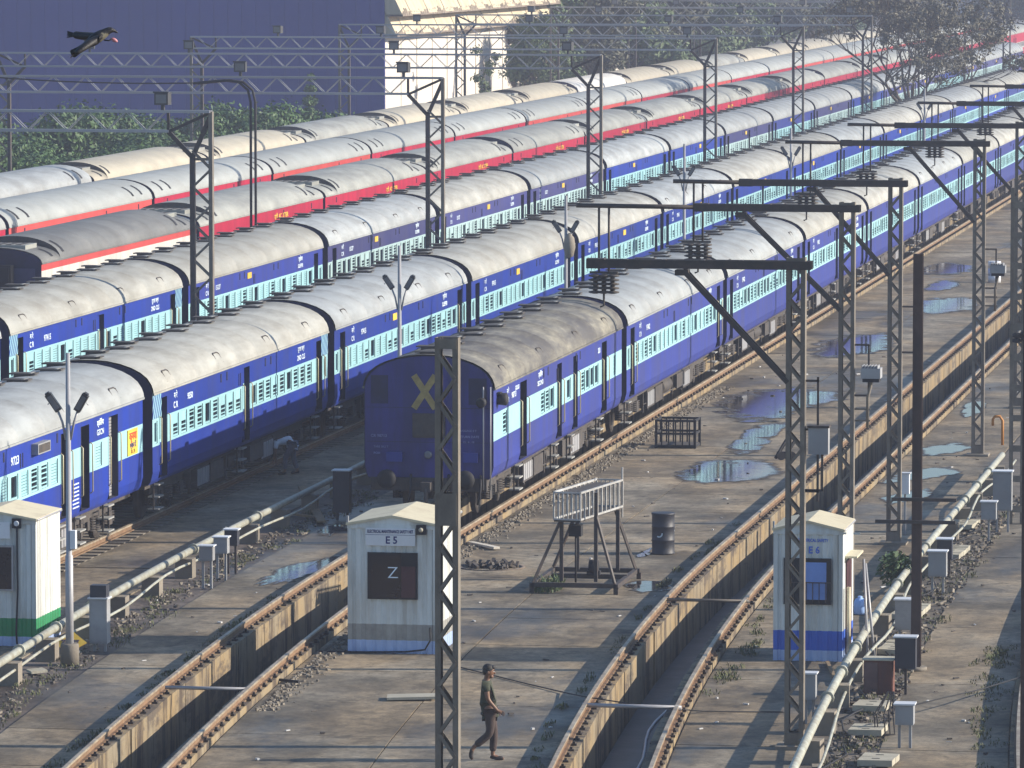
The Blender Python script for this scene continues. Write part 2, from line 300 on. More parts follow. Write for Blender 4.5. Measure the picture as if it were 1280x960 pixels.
# ---------------------------------------------------------------- mesh building
class MB:
    def __init__(s): s.v = []; s.f = []; s.m = []; s.sm = []
    def quad(s, a, b, c, d, mi=0, sm=False):
        i = len(s.v); s.v += [tuple(a), tuple(b), tuple(c), tuple(d)]; s.f.append((i, i + 1, i + 2, i + 3)); s.m.append(mi); s.sm.append(sm); return s
    def poly(s, pts, mi=0):
        i = len(s.v); s.v += [tuple(p) for p in pts]; s.f.append(tuple(range(i, i + len(pts)))); s.m.append(mi); s.sm.append(False); return s
    def box(s, x0, x1, y0, y1, z0, z1, mi=0, M=None):
        i = len(s.v)
        P = [(x0, y0, z0), (x1, y0, z0), (x1, y1, z0), (x0, y1, z0), (x0, y0, z1), (x1, y0, z1), (x1, y1, z1), (x0, y1, z1)]
        if M is not None: P = [tuple(M @ Vector(p)) for p in P]
        s.v += P
        for f in ((0, 3, 2, 1), (4, 5, 6, 7), (0, 1, 5, 4), (1, 2, 6, 5), (2, 3, 7, 6), (3, 0, 4, 7)):
            s.f.append(tuple(i + k for k in f)); s.m.append(mi); s.sm.append(False)
        return s
    def bar(s, p, q, w, h, mi=0, up=(0, 0, 1)):
        """square section bar from p to q, w sideways, h along up"""
        p, q = Vector(p), Vector(q); d = (q - p)
        if d.length < 1e-6: return s
        dn = d.normalized(); u = Vector(up)
        if abs(dn.dot(u)) > .98: u = Vector((0, 1, 0))
        side = dn.cross(u).normalized(); u = side.cross(dn).normalized()
        i = len(s.v)
        for c in (p, q):
            for a, b in ((-1, -1), (1, -1), (1, 1), (-1, 1)): s.v.append(tuple(c + side * (a * w / 2) + u * (b * h / 2)))
        for f in ((0, 1, 2, 3), (7, 6, 5, 4), (0, 4, 5, 1), (1, 5, 6, 2), (2, 6, 7, 3), (3, 7, 4, 0)):
            s.f.append(tuple(i + k for k in f)); s.m.append(mi); s.sm.append(False)
        return s
    def path(s, pts, rad, n=8, mi=0, caps=True):
        """round tube along points; rad a number or one per point"""
        pts = [Vector(p) for p in pts]; k = len(pts)
        rads = [rad] * k if isinstance(rad, (int, float)) else list(rad)
        base = len(s.v); ref = None
        for i, p in enumerate(pts):
            d = (pts[min(i + 1, k - 1)] - pts[max(i - 1, 0)]).normalized()
            if ref is None:
                ref = Vector((0, 0, 1)) if abs(d.z) < .9 else Vector((1, 0, 0))
            a = d.cross(ref).normalized(); b = a.cross(d).normalized(); ref = b
            for j in range(n):
                t = 2 * math.pi * j / n; s.v.append(tuple(p + (a * math.cos(t) + b * math.sin(t)) * rads[i]))
        for i in range(k - 1):
            for j in range(n):
                j2 = (j + 1) % n
                s.f.append((base + i * n + j, base + (i + 1) * n + j, base + (i + 1) * n + j2, base + i * n + j2)); s.m.append(mi); s.sm.append(True)
        if caps:
            s.f.append(tuple(base + j for j in range(n))); s.m.append(mi); s.sm.append(False)
            s.f.append(tuple(base + (k - 1) * n + j for j in reversed(range(n)))); s.m.append(mi); s.sm.append(False)
        return s
    def lathe(s, prof, n=16, c=(0, 0, 0), mi=0, axis='z'):
        base = len(s.v); k = len(prof)
        for r, h in prof:
            for j in range(n):
                t = 2 * math.pi * j / n
                if axis == 'z': q = (c[0] + r * math.cos(t), c[1] + r * math.sin(t), c[2] + h)
                elif axis == 'y': q = (c[0] + r * math.cos(t), c[1] + h, c[2] + r * math.sin(t))
                else: q = (c[0] + h, c[1] + r * math.cos(t), c[2] + r * math.sin(t))
                s.v.append(q)
        for i in range(k - 1):
            for j in range(n):
                j2 = (j + 1) % n
                s.f.append((base + i * n + j, base + i * n + j2, base + (i + 1) * n + j2, base + (i + 1) * n + j)); s.m.append(mi); s.sm.append(True)
        s.f.append(tuple(base + j for j in reversed(range(n)))); s.m.append(mi); s.sm.append(False)
        s.f.append(tuple(base + (k - 1) * n + j for j in range(n))); s.m.append(mi); s.sm.append(False)
        return s
    def mesh(s, name, mats):
        me = bpy.data.meshes.new(name)
        me.from_pydata(s.v, [], s.f)
        for m in (mats if isinstance(mats, (list, tuple)) else [mats]): me.materials.append(m)
        me.polygons.foreach_set("material_index", s.m)
        me.polygons.foreach_set("use_smooth", s.sm)
        me.update()
        return me

def ob(name, me, parent=None, loc=(0, 0, 0), rot=None, kind=None):
    o = bpy.data.objects.new(name, me); COL.objects.link(o)
    o.location = loc
    if rot is not None: o.rotation_euler = rot
    if parent is not None: o.parent = parent
    if kind: o["kind"] = kind
    return o
def tag(o, label, cat, group=None):
    o["label"] = label; o["category"] = cat
    if group: o["group"] = group
    return o
def thing(name, label, cat, loc=(0, 0, 0), rotz=0.0, group=None):
    o = bpy.data.objects.new(name, None); COL.objects.link(o)
    o.empty_display_size = .5
    o.location = loc; o.rotation_euler = (0, 0, rotz)
    return tag(o, label, cat, group)
def struct(name, me, parent=None, loc=(0, 0, 0)):
    o = ob(name, me, parent, loc)
    if parent is None: o["kind"] = "structure"
    return o
TXT = {}
def text_mesh(body, size, mat, ext=.003, xs=1.0, bold=.022):
    key = (body, size, mat.name, xs, bold)
    if key in TXT: return TXT[key]
    c = bpy.data.curves.new("lettering", 'FONT'); c.body = body; c.size = size; c.extrude = ext; c.align_x = 'CENTER'; c.align_y = 'CENTER'
    c.resolution_u = 2; c.offset = size * bold
    o = bpy.data.objects.new("lettering", c); COL.objects.link(o)
    dg = bpy.context.evaluated_depsgraph_get(); dg.update()
    me = bpy.data.meshes.new_from_object(o.evaluated_get(dg))
    bpy.data.objects.remove(o)
    if xs != 1.0:
        for v in me.vertices: v.co.x *= xs
    me.materials.clear(); me.materials.append(mat)
    TXT[key] = me
    return me
ROT_PX = (math.pi / 2, 0, math.pi / 2)     # lettering that faces +X
ROT_MY = (math.pi / 2, 0, 0)               # lettering that faces -Y

# ---------------------------------------------------------------- ground, pits, aprons
def bend(k, Y1): return lambda Y: k * max(0.0, Y1 - Y) ** 2
fA = lambda Y: -24.10 + bend(.00108, 130)(Y)
fH = lambda Y: -15.72 + bend(.00124, 128)(Y)
fJ = lambda Y: -7.55 + bend(.00120, 128)(Y)
YS = [50, 60, 68] + [70 + 2.0 * i for i in range(36)] + [145, 160, 180, 210, 250, 300, 400, 500, 660]
GA = .87          # rail centre offset
WALL_IN, WALL_OUT = .62, 1.02

g = MB(); g.box(-900, 900, -300, 3000, -3.0, -1.05)
struct("ground", g.mesh("ground", M_EARTH))

def strip(fl, fr, z0, z1, mi=0, mb=None, ys=YS):
    mb = mb or MB()
    for a, b in zip(ys[:-1], ys[1:]):
        l0, l1, r0, r1 = fl(a), fl(b), fr(a), fr(b)
        mb.quad((l0, a, z1), (r0, a, z1), (r1, b, z1), (l1, b, z1), mi)
        mb.quad((l0, a, z0), (l0, a, z1), (l1, b, z1), (l1, b, z0), mi)
        mb.quad((r0, a, z1), (r0, a, z0), (r1, b, z0), (r1, b, z1), mi)
    a, b = ys[0], ys[-1]
    mb.quad((fl(a), a, z0), (fr(a), a, z0), (fr(a), a, z1), (fl(a), a, z1), mi)
    return mb

bounds = [(lambda Y: -260.0, lambda Y: fA(Y) - WALL_OUT, M_CONC_DK), (lambda Y: fA(Y) + WALL_OUT, lambda Y: fH(Y) - WALL_OUT, M_CONC),
          (lambda Y: fH(Y) + WALL_OUT, lambda Y: fJ(Y) - WALL_OUT, M_CONC), (lambda Y: fJ(Y) + WALL_OUT, lambda Y: 160.0, M_CONC)]
aprons = []
for fl, fr, mt in bounds:
    aprons.append(struct("apron", strip(fl, fr, -1.05, -.03).mesh("apron", mt)))

def slabs(parent, fl, fr, ncol, y0, y1, mat, dy=4.4, zz=0.0):
    y = y0; rnd = random.Random(hash((ncol, int(y0), 3)) & 255)
    while y < y1:
        yb = min(y + dy, y1)
        for c in range(ncol):
            t0, t1 = c / ncol, (c + 1) / ncol
            def X(t, Y): return fl(Y) + (fr(Y) - fl(Y)) * t
            gp = .014; h = zz + rnd.uniform(-.006, .004); tl = rnd.uniform(-.005, .005)
            mb = MB()
            pts = [(X(t0, y) + gp, y + gp), (X(t1, y) - gp, y + gp), (X(t1, yb) - gp, yb - gp), (X(t0, yb) + gp, yb - gp)]
            zt = [h, h + tl, h + tl, h]
            top = [(p[0], p[1], z) for p, z in zip(pts, zt)]; bot = [(p[0], p[1], -.03) for p in pts]
            mb.poly(top)
            for i in range(4):
                j = (i + 1) % 4; mb.quad(bot[i], bot[j], top[j], top[i])
            ob("concrete_slab", mb.mesh("concrete_slab", mat), parent)
        y = yb
slabs(aprons[1], lambda Y: fA(Y) + WALL_OUT + .02, lambda Y: fH(Y) - WALL_OUT - .02, 2, 84, 260, M_CONC)
slabs(aprons[0], lambda Y: -27.2 + bend(.00108, 130)(Y), lambda Y: fA(Y) - WALL_OUT - .02, 1, 84, 172, M_CONC)
slabs(aprons[0], lambda Y: -31.2, lambda Y: -28.75 + bend(.0009, 130)(Y), 1, 96, 172, M_CONC)
slabs(aprons[2], lambda Y: fH(Y) + WALL_OUT + .02, lambda Y: -12.0 + bend(.0008, 128)(Y), 1, 84, 230, M_CONC)
slabs(aprons[2], lambda Y: -10.55 + bend(.0008, 128)(Y), lambda Y: fJ(Y) - WALL_OUT - .02, 1, 84, 200, M_CONC)
# infill under the un-slabbed yard, a few mm lower so nothing is coplanar
for par, a, b, mt in ((aprons[0], lambda Y: -250.0, lambda Y: -31.24, M_CONC_DK), (aprons[2], lambda Y: -11.95 + bend(.0008, 128)(Y), lambda Y: -10.6 + bend(.0008, 128)(Y), M_EARTH)):
    ob("yard_infill", strip(a, b, -.03, -.012).mesh("yard_infill", mt), par)

# pit tracks: wall, floor, rails, clips
clip_me = MB().box(-.05, .05, -.05, .05, 0, .035).box(-.022, .022, -.025, .025, .035, .075).mesh("rail_clip", M_CLIP)
def rail_mesh(fc, off, z, ys=YS):
    mb = MB()
    fo = lambda d: (lambda Y: fc(Y) + off + d)
    strip(fo(-.075), fo(.075), z, z + .03, 0, mb, ys)
    strip(fo(-.012), fo(.012), z + .03, z + .125, 0, mb, ys)
    strip(fo(-.037), fo(.037), z + .125, z + .165, 1, mb, ys)
    return mb.mesh("rail", [M_RAIL, M_RAILTOP])
def pit_track(fc, label, yclip, seed):
    t = thing("pit_track", label, "railway track", (0, 0, 0))
    rr = random.Random(seed)
    for s in (-1, 1):
        a = (lambda Y, s=s: fc(Y) + s * (WALL_OUT if s < 0 else WALL_IN)); b = (lambda Y, s=s: fc(Y) + s * (WALL_IN if s < 0 else WALL_OUT))
        w = MB(); ys = [50, 70]; y = 70
        # cast in bays with small steps, like old formwork
        segs = [50 + 3.1 * i for i in range(60)] + [240, 300, 400, 520, 660]
        for i, (y0, y1) in enumerate(zip(segs[:-1], segs[1:])):
            d = rr.uniform(-.018, .018)
            aa = (lambda Y, d=d, s=s: a(Y) + (d if s > 0 else 0)); bb = (lambda Y, d=d, s=s: b(Y) + (d if s < 0 else 0))
            n = 3 if y1 - y0 < 5 else 1
            strip(aa, bb, -1.05, .125 + rr.uniform(-.006, .006), 0, w, [y0 + (y1 - y0) * k / n for k in range(n + 1)])
        ob("pit_wall", w.mesh("pit_wall", M_PITWALL), t)
        ob("rail", rail_mesh(fc, s * GA, .132), t)
    ob("pit_floor", strip(lambda Y: fc(Y) - WALL_IN + .02, lambda Y: fc(Y) + WALL_IN - .02, -1.04, -.98).mesh("pit_floor", M_PITFLOOR), t)
    rest = MB()
    for s, o in ((-1, .14), (1, .11)):
        y = 86.0; k = 0
        while y < 300:
            x = fc(y) + s * GA + o
            if k < 148 and yclip: ob("rail_clip", clip_me, t, (x, y, .13), (0, 0, rr.uniform(-.3, .3)))
            else: rest.box(x - .05, x + .05, y - .05, y + .05, .13, .19)
            y += .66; k += 1
    ob("rail_clip", rest.mesh("rail_clip", M_CLIP), t, kind="stuff")
    return t
pit_track(fH, "empty pit track with rusty rails running beside the wet apron", True, 3)
pit_track(fA, "pit track under the rightmost blue train, empty in front of it", True, 5)
pit_track(fJ, "curved track at the right edge of the photo", False, 9)
# plain tracks under the other rakes
def plain_track(xc, label):
    t = thing("railway_track", label, "railway track", (0, 0, 0))
    for s in (-1, 1): ob("rail", rail_mesh(lambda Y: xc, s * GA, .02, [60, 200, 400, 660]), t)
    sl = MB()
    y = 95
    while y < 215:
        sl.box(xc - 1.35, xc + 1.35, y - .13, y + .13, -.012, .018); y += .65
    ob("sleeper", sl.mesh("sleeper", M_BLOCK), t, kind="stuff")
XB, XC, XD, XE, XF = -32.52, -41.1, -47.62, -54.5, -61.9
for x, l in ((XB, "track beneath the second blue train from the right"), (XC, "track beneath the third blue train"), (XD, "track beneath the nearer red train"), (XE, "track beneath the farther red train"), (XF, "track beneath the leftmost beige roofed train")):
    plain_track(x, l)

# puddles
def puddle(px, z=.0105):
    pts = [G(x, y, z) for x, y in px]
    # refine outline with wobble
    out = []; n = len(pts); rr = random.Random(int(px[0][0]))
    for i in range(n):
        p0, p1, p2, p3 = pts[i - 1], pts[i], pts[(i + 1) % n], pts[(i + 2) % n]
        for k in range(5):
            t = k / 5.0
            q = .5 * ((2 * p1) + (p2 - p0) * t + (2 * p0 - 5 * p1 + 4 * p2 - p3) * t * t + (3 * p1 - p0 - 3 * p2 + p3) * t ** 3)
            out.append((q.x + rr.uniform(-.06, .06), q.y + rr.uniform(-.3, .3), z))
    c = sum((Vector(p) for p in out), Vector()) / len(out); n = len(out)
    rings = [(1.0, 0.0), (.82, .45), (.6, .9), (.3, 1.0)]
    V = []; D = []
    for f, d in rings:
        for p in out: V.append((c.x + (p[0] - c.x) * f, c.y + (p[1] - c.y) * f, z)); D.append(d)
    V.append((c.x, c.y, z)); D.append(1.0)
    F = []
    for k in range(len(rings) - 1):
        for i in range(n): F.append((k * n + i, k * n + (i + 1) % n, (k + 1) * n + (i + 1) % n, (k + 1) * n + i))
    k = len(rings) - 1
    for i in range(n): F.append((k * n + i, k * n + (i + 1) % n, len(V) - 1))
    area = sum(out[i][0] * out[(i + 1) % n][1] - out[(i + 1) % n][0] * out[i][1] for i in range(n))
    if area < 0: F = [tuple(reversed(f)) for f in F]
    me = bpy.data.meshes.new("puddle"); me.from_pydata(V, [], F); me.materials.append(M_WATER)
    at = me.attributes.new("depth", 'FLOAT', 'POINT')
    at.data.foreach_set("value", D)
    return struct("puddle", me)
for px in ([(840, 594), (862, 580), (900, 571), (960, 574), (985, 588), (955, 600), (900, 606), (858, 604)],
           [(890, 503), (925, 489), (990, 483), (1052, 487), (1062, 500), (1015, 510), (975, 526), (930, 528), (900, 520)],
           [(905, 564), (922, 545), (940, 531), (985, 528), (968, 548), (942, 567)],
           [(1012, 430), (1060, 420), (1118, 415), (1112, 438), (1060, 446), (1018, 448)],
           [(1149, 376), (1185, 371), (1222, 373), (1218, 388), (1150, 393)],
           [(1148, 336), (1180, 328), (1218, 332), (1212, 341), (1152, 344)],
           [(1156, 358), (1178, 350), (1204, 353), (1190, 362), (1160, 364)],
           [(326, 722), (362, 706), (405, 697), (434, 690), (430, 702), (398, 716), (358, 729), (326, 730)],
           [(392, 664), (415, 655), (432, 652), (433, 664), (410, 670)],
           [(1108, 598), (1140, 588), (1180, 582), (1206, 590), (1150, 600), (1095, 606)],
           [(1100, 622), (1140, 612), (1170, 612), (1160, 622), (1110, 632)],
           [(1150, 560), (1190, 552), (1218, 556), (1200, 566), (1156, 570)],
           [(1200, 512), (1214, 500), (1232, 500), (1234, 512), (1206, 524)],
           [(775, 732), (800, 724), (842, 727), (838, 738), (800, 741)],
           [(800, 690), (815, 686), (812, 694), (798, 697)],
           [(700, 588), (730, 582), (742, 590), (715, 597)]):
    puddle(px)

# ---------------------------------------------------------------- coaches
RAIL_Z = .22
CANT, ZBOT = 3.25, 1.0
def side_x(z):
    if z <= 1.0: return 1.50
    if z < 1.3: return 1.50 + .12 * math.sqrt((z - 1.0) / .3)
    return 1.62
LCANT, KHI, KLO = 3.47, .96, .64
ROOFP = [(1.62, 0), (1.605, .10), (1.56, .22), (1.46, .36), (1.30, .49), (1.08, .605), (.80, .70), (.48, .765), (.16, .79)]
ROOFP = ROOFP + [(-x, z) for x, z in reversed(ROOFP)]

def body_mesh(half, openings, mats, zb0, zb1, slots=(), end_mi=4, CANT=CANT, kr=1.0):
    """mats: 0 lower 1 band 2 upper 3 recess 4 end 5 hatch(stripe)"""
    mb = MB()
    zs = sorted({ZBOT, 1.08, 1.3, zb0, zb1, CANT} | {z for o in openings for z in o[2:4]})
    ys = sorted({-half, half} | {y for o in openings for y in o[0:2]})
    def inside(y, z):
        return any(o[0] < y < o[1] and o[2] < z < o[3] for o in openings)
    def band(z): return 0 if z < zb0 else (1 if z < zb1 else 2)
    for z0, z1 in zip(zs[:-1], zs[1:]):
        x0, x1 = side_x(z0), side_x(z1); zm = (z0 + z1) / 2
        run = None
        for y0, y1 in zip(ys[:-1], ys[1:]):
            if inside((y0 + y1) / 2, zm):
                if run is not None: mb.quad((x0, run, z0), (x0, y0, z0), (x1, y0, z1), (x1, run, z1), band(zm)); run = None
            elif run is None: run = y0
        if run is not None: mb.quad((x0, run, z0), (x0, half, z0), (x1, half, z1), (x1, run, z1), band(zm))
        mb.quad((-x0, half, z0), (-x0, -half, z0), (-x1, -half, z1), (-x1, half, z1), band(zm))
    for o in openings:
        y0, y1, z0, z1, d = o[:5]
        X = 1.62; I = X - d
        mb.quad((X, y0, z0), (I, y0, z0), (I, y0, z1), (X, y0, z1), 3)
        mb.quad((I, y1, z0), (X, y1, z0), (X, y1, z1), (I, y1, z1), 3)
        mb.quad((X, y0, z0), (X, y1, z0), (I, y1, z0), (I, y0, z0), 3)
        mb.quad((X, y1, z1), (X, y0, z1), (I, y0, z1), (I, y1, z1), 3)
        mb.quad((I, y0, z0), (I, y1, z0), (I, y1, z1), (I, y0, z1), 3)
    prof = [(side_x(z), z) for z in (1.0, 1.08, 1.3, CANT)] + [(x, CANT + z * kr) for x, z in ROOFP[1:-1]] + [(-side_x(z), z) for z in (CANT, 1.3, 1.08, 1.0)]
    mb.poly([(x, -half, z) for x, z in prof], end_mi)
    mb.poly([(x, half, z) for x, z in reversed(prof)], end_mi)
    mb.quad((-1.5, -half, ZBOT), (-1.5, half, ZBOT), (1.5, half, ZBOT), (1.5, -half, ZBOT), 3)
    for y0, y1, z0, z1 in slots: mb.box(1.618, 1.632, y0, y1, z0, z1, 3)
    return mb

def roof_mesh(half, mat, rib=2.15, lift=0.0):
    mb = MB(); st = []
    y = -half; k = 0
    n = int(2 * half / rib)
    for i in range(n + 1):
        yc = -half + 2 * half * i / n
        if i == 0: st += [(yc, .01), (yc + .05, .01), (yc + .06, 0)]
        elif i == n: st += [(yc - .06, 0), (yc - .05, .01), (yc, .01)]
        else: st += [(yc - .035, 0), (yc - .025, .006), (yc + .025, .006), (yc + .035, 0)]
    m = len(ROOFP); base = 0
    for y, e in st:
        for x, z in ROOFP:
            k = 1 + e / 1.62
            mb.v.append((x * k * 1.018, y, CANT + .004 + (z + .012) * (1 + e) + (e if z > .3 else 0)))
    for i in range(len(st) - 1):
        for j in range(m - 1):
            mb.f.append((i * m + j, (i + 1) * m + j, (i + 1) * m + j + 1, i * m + j + 1)); mb.m.append(0); mb.sm.append(True)
    # gutter
    for s in (1, -1): mb.box(*(sorted((s * 1.622, s * 1.672))), -half, half, CANT - .035, CANT + .012)
    return mb.mesh("roof", mat)

def lhb_roof_mesh(half, mats, steps, well=2.5):
    """LHB coach roof: full arch, lowered wells with steps at the ends when steps is true. 0 roof 1 step face"""
    mb = MB(); m = len(ROOFP)
    def ring(y, k, e=0.0):
        i = len(mb.v)
        for x, z in ROOFP: mb.v.append((x * 1.012 * (1 + e), y, LCANT + .004 + z * k * (1 + e) + .01))
        return i
    def skin(a, b, mi=0, sm=True):
        for j in range(m - 1):
            mb.f.append((a + j, b + j, b + j + 1, a + j + 1)); mb.m.append(mi); mb.sm.append(sm)
    kf = KHI
    if steps:
        ys = [(-half, KLO), (-half + well, KLO)]
        a = ring(*ys[0]); b = ring(*ys[1]); skin(a, b)
        c = ring(-half + well, kf); skin(b, c, 1, False)
        pr = c
    else:
        pr = ring(-half, kf)
    y0 = -half + (well if steps else 0); y1 = half - (well if steps else 0)
    n = 8
    pr = ring(y0, kf)
    for i in range(1, n + 1):
        yc = y0 + (y1 - y0) * i / n
        if i < n:
            q = ring(yc - .06, kf); skin(pr, q); q2 = ring(yc - .045, kf, .003); skin(q, q2); q3 = ring(yc + .045, kf, .003); skin(q2, q3); pr = ring(yc + .06, kf); skin(q3, pr)
        else:
            q = ring(yc, kf); skin(pr, q); pr = q
    if steps:
        c = ring(half - well, kf); d = ring(half - well, KLO); skin(c, d, 1, False)
        e = ring(half - well, KLO); f = ring(half, KLO); skin(e, f)
    if not steps:
        for yy in (-half, half):
            mb.poly([(x, yy - .003 * (1 if yy < 0 else -1), LCANT + z * kf) for x, z in (ROOFP if yy < 0 else list(reversed(ROOFP)))], 1)
    for s in (1, -1): mb.box(*(sorted((s * 1.622, s * 1.655))), -half, half, LCANT - .03, LCANT + .01)
    return mb.mesh("roof", mats)

def window_mesh(kind, w, h, lm):
    """set in a recess: y from -w/2 to w/2, z from 0 to h, outer face at x=0"""
    mb = MB(); d = -.055
    fr = .045
    mb.quad((d, -w / 2, 0), (d, w / 2, 0), (d, w / 2, h), (d, -w / 2, h), 1)
    for a in ((-w / 2, -w / 2 + fr, 0, h), (w / 2 - fr, w / 2, 0, h), (-w / 2 + fr, w / 2 - fr, 0, fr), (-w / 2 + fr, w / 2 - fr, h - fr, h)):
        mb.box(d + .004, d + .035, *a[:2], *a[2:], 0)
    if kind == 'barred':
        for k in range(1, 5): mb.box(d + .012, d + .03, -w / 2 + fr, w / 2 - fr, h * k / 5 - .014, h * k / 5 + .014, 0)
    elif kind == 'half':
        mb.box(d + .006, d + .028, -w / 2 + fr, w / 2 - fr, h * .55, h - fr, 0)
        for k in range(1, 3): mb.box(d + .012, d + .03, -w / 2 + fr, w / 2 - fr, h * k * .19 - .014, h * k * .19 + .014, 0)
    elif kind == 'shut':
        for k in range(7): mb.box(d + .006, d + .024, -w / 2 + fr, w / 2 - fr, fr + (h - 2 * fr) * k / 7 + .008, fr + (h - 2 * fr) * (k + 1) / 7 - .006, 0)
    return mb.mesh("window", [lm, M_GLASS])

def door_mesh(kind, w, z0, z1, mats, zb0, zb1):
    mb = MB()
    if kind == 'roller':
        n = 26
        for k in range(n): mb.bar((0, -w / 2, z0 + (z1 - z0) * (k + .5) / n), (0, w / 2, z0 + (z1 - z0) * (k + .5) / n), .05, (z1 - z0) / n * .8, 5)
        return mb.mesh("door", mats)
    if kind == 'open':
        mb.quad((0, -w / 2, z0), (0, w / 2, z0), (0, w / 2, z1), (0, -w / 2, z1), 3)
        mb.box(.01, .05, -w / 2, -w / 2 + .06, z0, z1, 0)
        return mb.mesh("door", mats)
    for a, b, mi in ((z0, zb0, 0), (zb0, zb1, 1), (zb1, z1, 2)):
        mb.box(0, .04, -w / 2, w / 2, a, b, mi)
    mb.box(.041, .048, -w / 2 + .17, w / 2 - .17, zb0 + .08, zb1 - .06, 4)
    mb.box(.041, .07, w / 2 - .12, w / 2 - .08, zb0 - .15, zb0 - .02, 5)
    return mb.mesh("door", mats)

vent_me = MB().box(-.32, .32, -.21, .21, .03, .062, 0).box(-.2, .2, -.18, .18, -.08, .03, 0).box(.16, .23, -.212, .212, .061, .07, 1).mesh("roof_vent", [M_UNDER, M_STEP])
handle_me = MB().path([(1.60, -.3, CANT + .17), (1.47, -.3, CANT + .40), (1.44, -.22, CANT + .43), (1.44, .22, CANT + .43), (1.47, .3, CANT + .40), (1.60, .3, CANT + .17)], .018, 6).mesh("roof_handle", M_UNDER)
hrail_me = MB().path([(.0, 0, 0), (.06, 0, .05), (.06, 0, 1.15), (0, 0, 1.2)], .016, 6).mesh("handrail", pmat("brass handrail", (.42, .36, .22), .15, .4))
step_me = MB()
for k in range(3): step_me.box(-.22, .06, -.28, .28, -.30 * k - .02, -.30 * k + .015, 0)
for s in (-.28, .28): step_me.box(-.10, -.06, s - .015, s + .015, -.62, .1, 1)
step_me = step_me.mesh("footstep", [M_STEP, M_UNDER])
wheel_me = MB().lathe([(.20, -.06), (.457, -.06), (.457, .05), (.48, .06), (.48, .075), (.15, .075)], 20, axis='x').mesh("wheel", M_UNDER)
def bogie_mesh():
    mb = MB()
    for s in (-1, 1):
        x = s * 1.12
        mb.box(x - .06, x + .06, -1.85, 1.85, .62, .80)                                  # side frame
        mb.box(x - .07, x + .07, -.55, .55, .40, .62)
        for y in (-1.45, 1.45):
            mb.box(x - .10, x + .13, y - .2, y + .2, .34, .66)                           # axle box
            for q in (-.36, .36):
                for k in range(5): mb.lathe([(.09, .40 + k * .055), (.09, .425 + k * .055)], 10, (x + .05, y + q, 0))
                mb.box(x - .02, x + .06, y + q - .02, y + q + .02, .36, .70)
        for q in (-.2, .2):
            for k in range(6): mb.lathe([(.12, .36 + k * .06), (.12, .39 + k * .06)], 10, (x + .06, q, 0))
        mb.box(x - .03, x + .04, -2.1, 2.1, .80, .88)
    mb.box(-1.1, 1.1, -.25, .25, .45, .95)
    return mb.mesh("bogie", M_UNDER)
bogie_me = bogie_mesh()
under_me = MB()
under_me.box(-1.35, 1.35, -10.4, 10.4, .86, .99)
under_me.box(.75, 1.42, -3.4, -1.9, .38, .86).box(.70, 1.40, 1.4, 3.1, .42, .86).box(.9, 1.38, 4.4, 5.0, .35, .86)
under_me.path([(1.1, -.9, .62), (1.1, .9, .62)], .24, 12)
for y in (-5.4, -4.4, -1.2, 0.9, 3.7): under_me.box(1.28, 1.34, y - .04, y + .04, .25, .9)
under_me.path([(1.33, -5.4, .5), (1.33, 3.7, .42)], .02, 6)
under_me = under_me.mesh("underframe", M_UNDER)
batt_me = MB().box(-.32, .32, -.8, .8, 0, .55, 0)
for k in range(5): batt_me.box(.322, .335, -.74 + .3 * k, -.50 + .3 * k, .06, .48, 1)
batt_me = batt_me.mesh("battery_box", [M_UNDER, M_GALV])
vest_me = MB().box(-.62, .62, -.24, .24, 1.15, 3.35, 0)
for k in range(4): vest_me.box(-.68, .68, -.21 + .12 * k, -.17 + .12 * k, 1.1, 3.42, 0)
vest_me = vest_me.mesh("vestibule", M_BLACK)
buffer_me = MB().lathe([(.10, 0), (.10, -.38), (.24, -.38), (.24, -.44), (.10, -.46)], 16, axis='y').mesh("buffer", M_BLACK)
plate_me = MB().box(0, .015, -.32, .32, -.10, .10).mesh("route_plate", M_YELLOW)
hatch_mb = MB().box(0, .006, -.46, .46, 0, .60, 0)
for k in range(-5, 8):
    a, b = -.46 + .20 * k, -.46 + .20 * k + .10
    lo = [max(-.46, min(.46, a)), max(-.46, min(.46, b))]
    # slanted pale stripe clipped to the panel
    pts = []
    for yy, zz in ((a, 0), (b, 0), (b - .42 + .42, .0)): pass
    z_of = lambda y0, y: (y - y0) / .7
    poly = [(a, 0), (b, 0), (b + .42, .60), (a + .42, .60)]
    # clip in y
    def clip(poly, lim, sgn):
        out = []
        for i in range(len(poly)):
            p, q = poly[i], poly[(i + 1) % len(poly)]
            ip, iq = sgn * p[0] <= lim, sgn * q[0] <= lim
            if ip: out.append(p)
            if ip != iq:
                t = (sgn * lim - p[0]) / (q[0] - p[0]); out.append((sgn * lim, p[1] + t * (q[1] - p[1])))
        return out
    poly = clip(clip(poly, .46, 1), .46, -1)
    if len(poly) >= 3: hatch_mb.poly([(.0085, y, z) for y, z in poly], 1)
hatch_me = hatch_mb.mesh("hatch_panel", [M_BLUE, M_LBLUE])

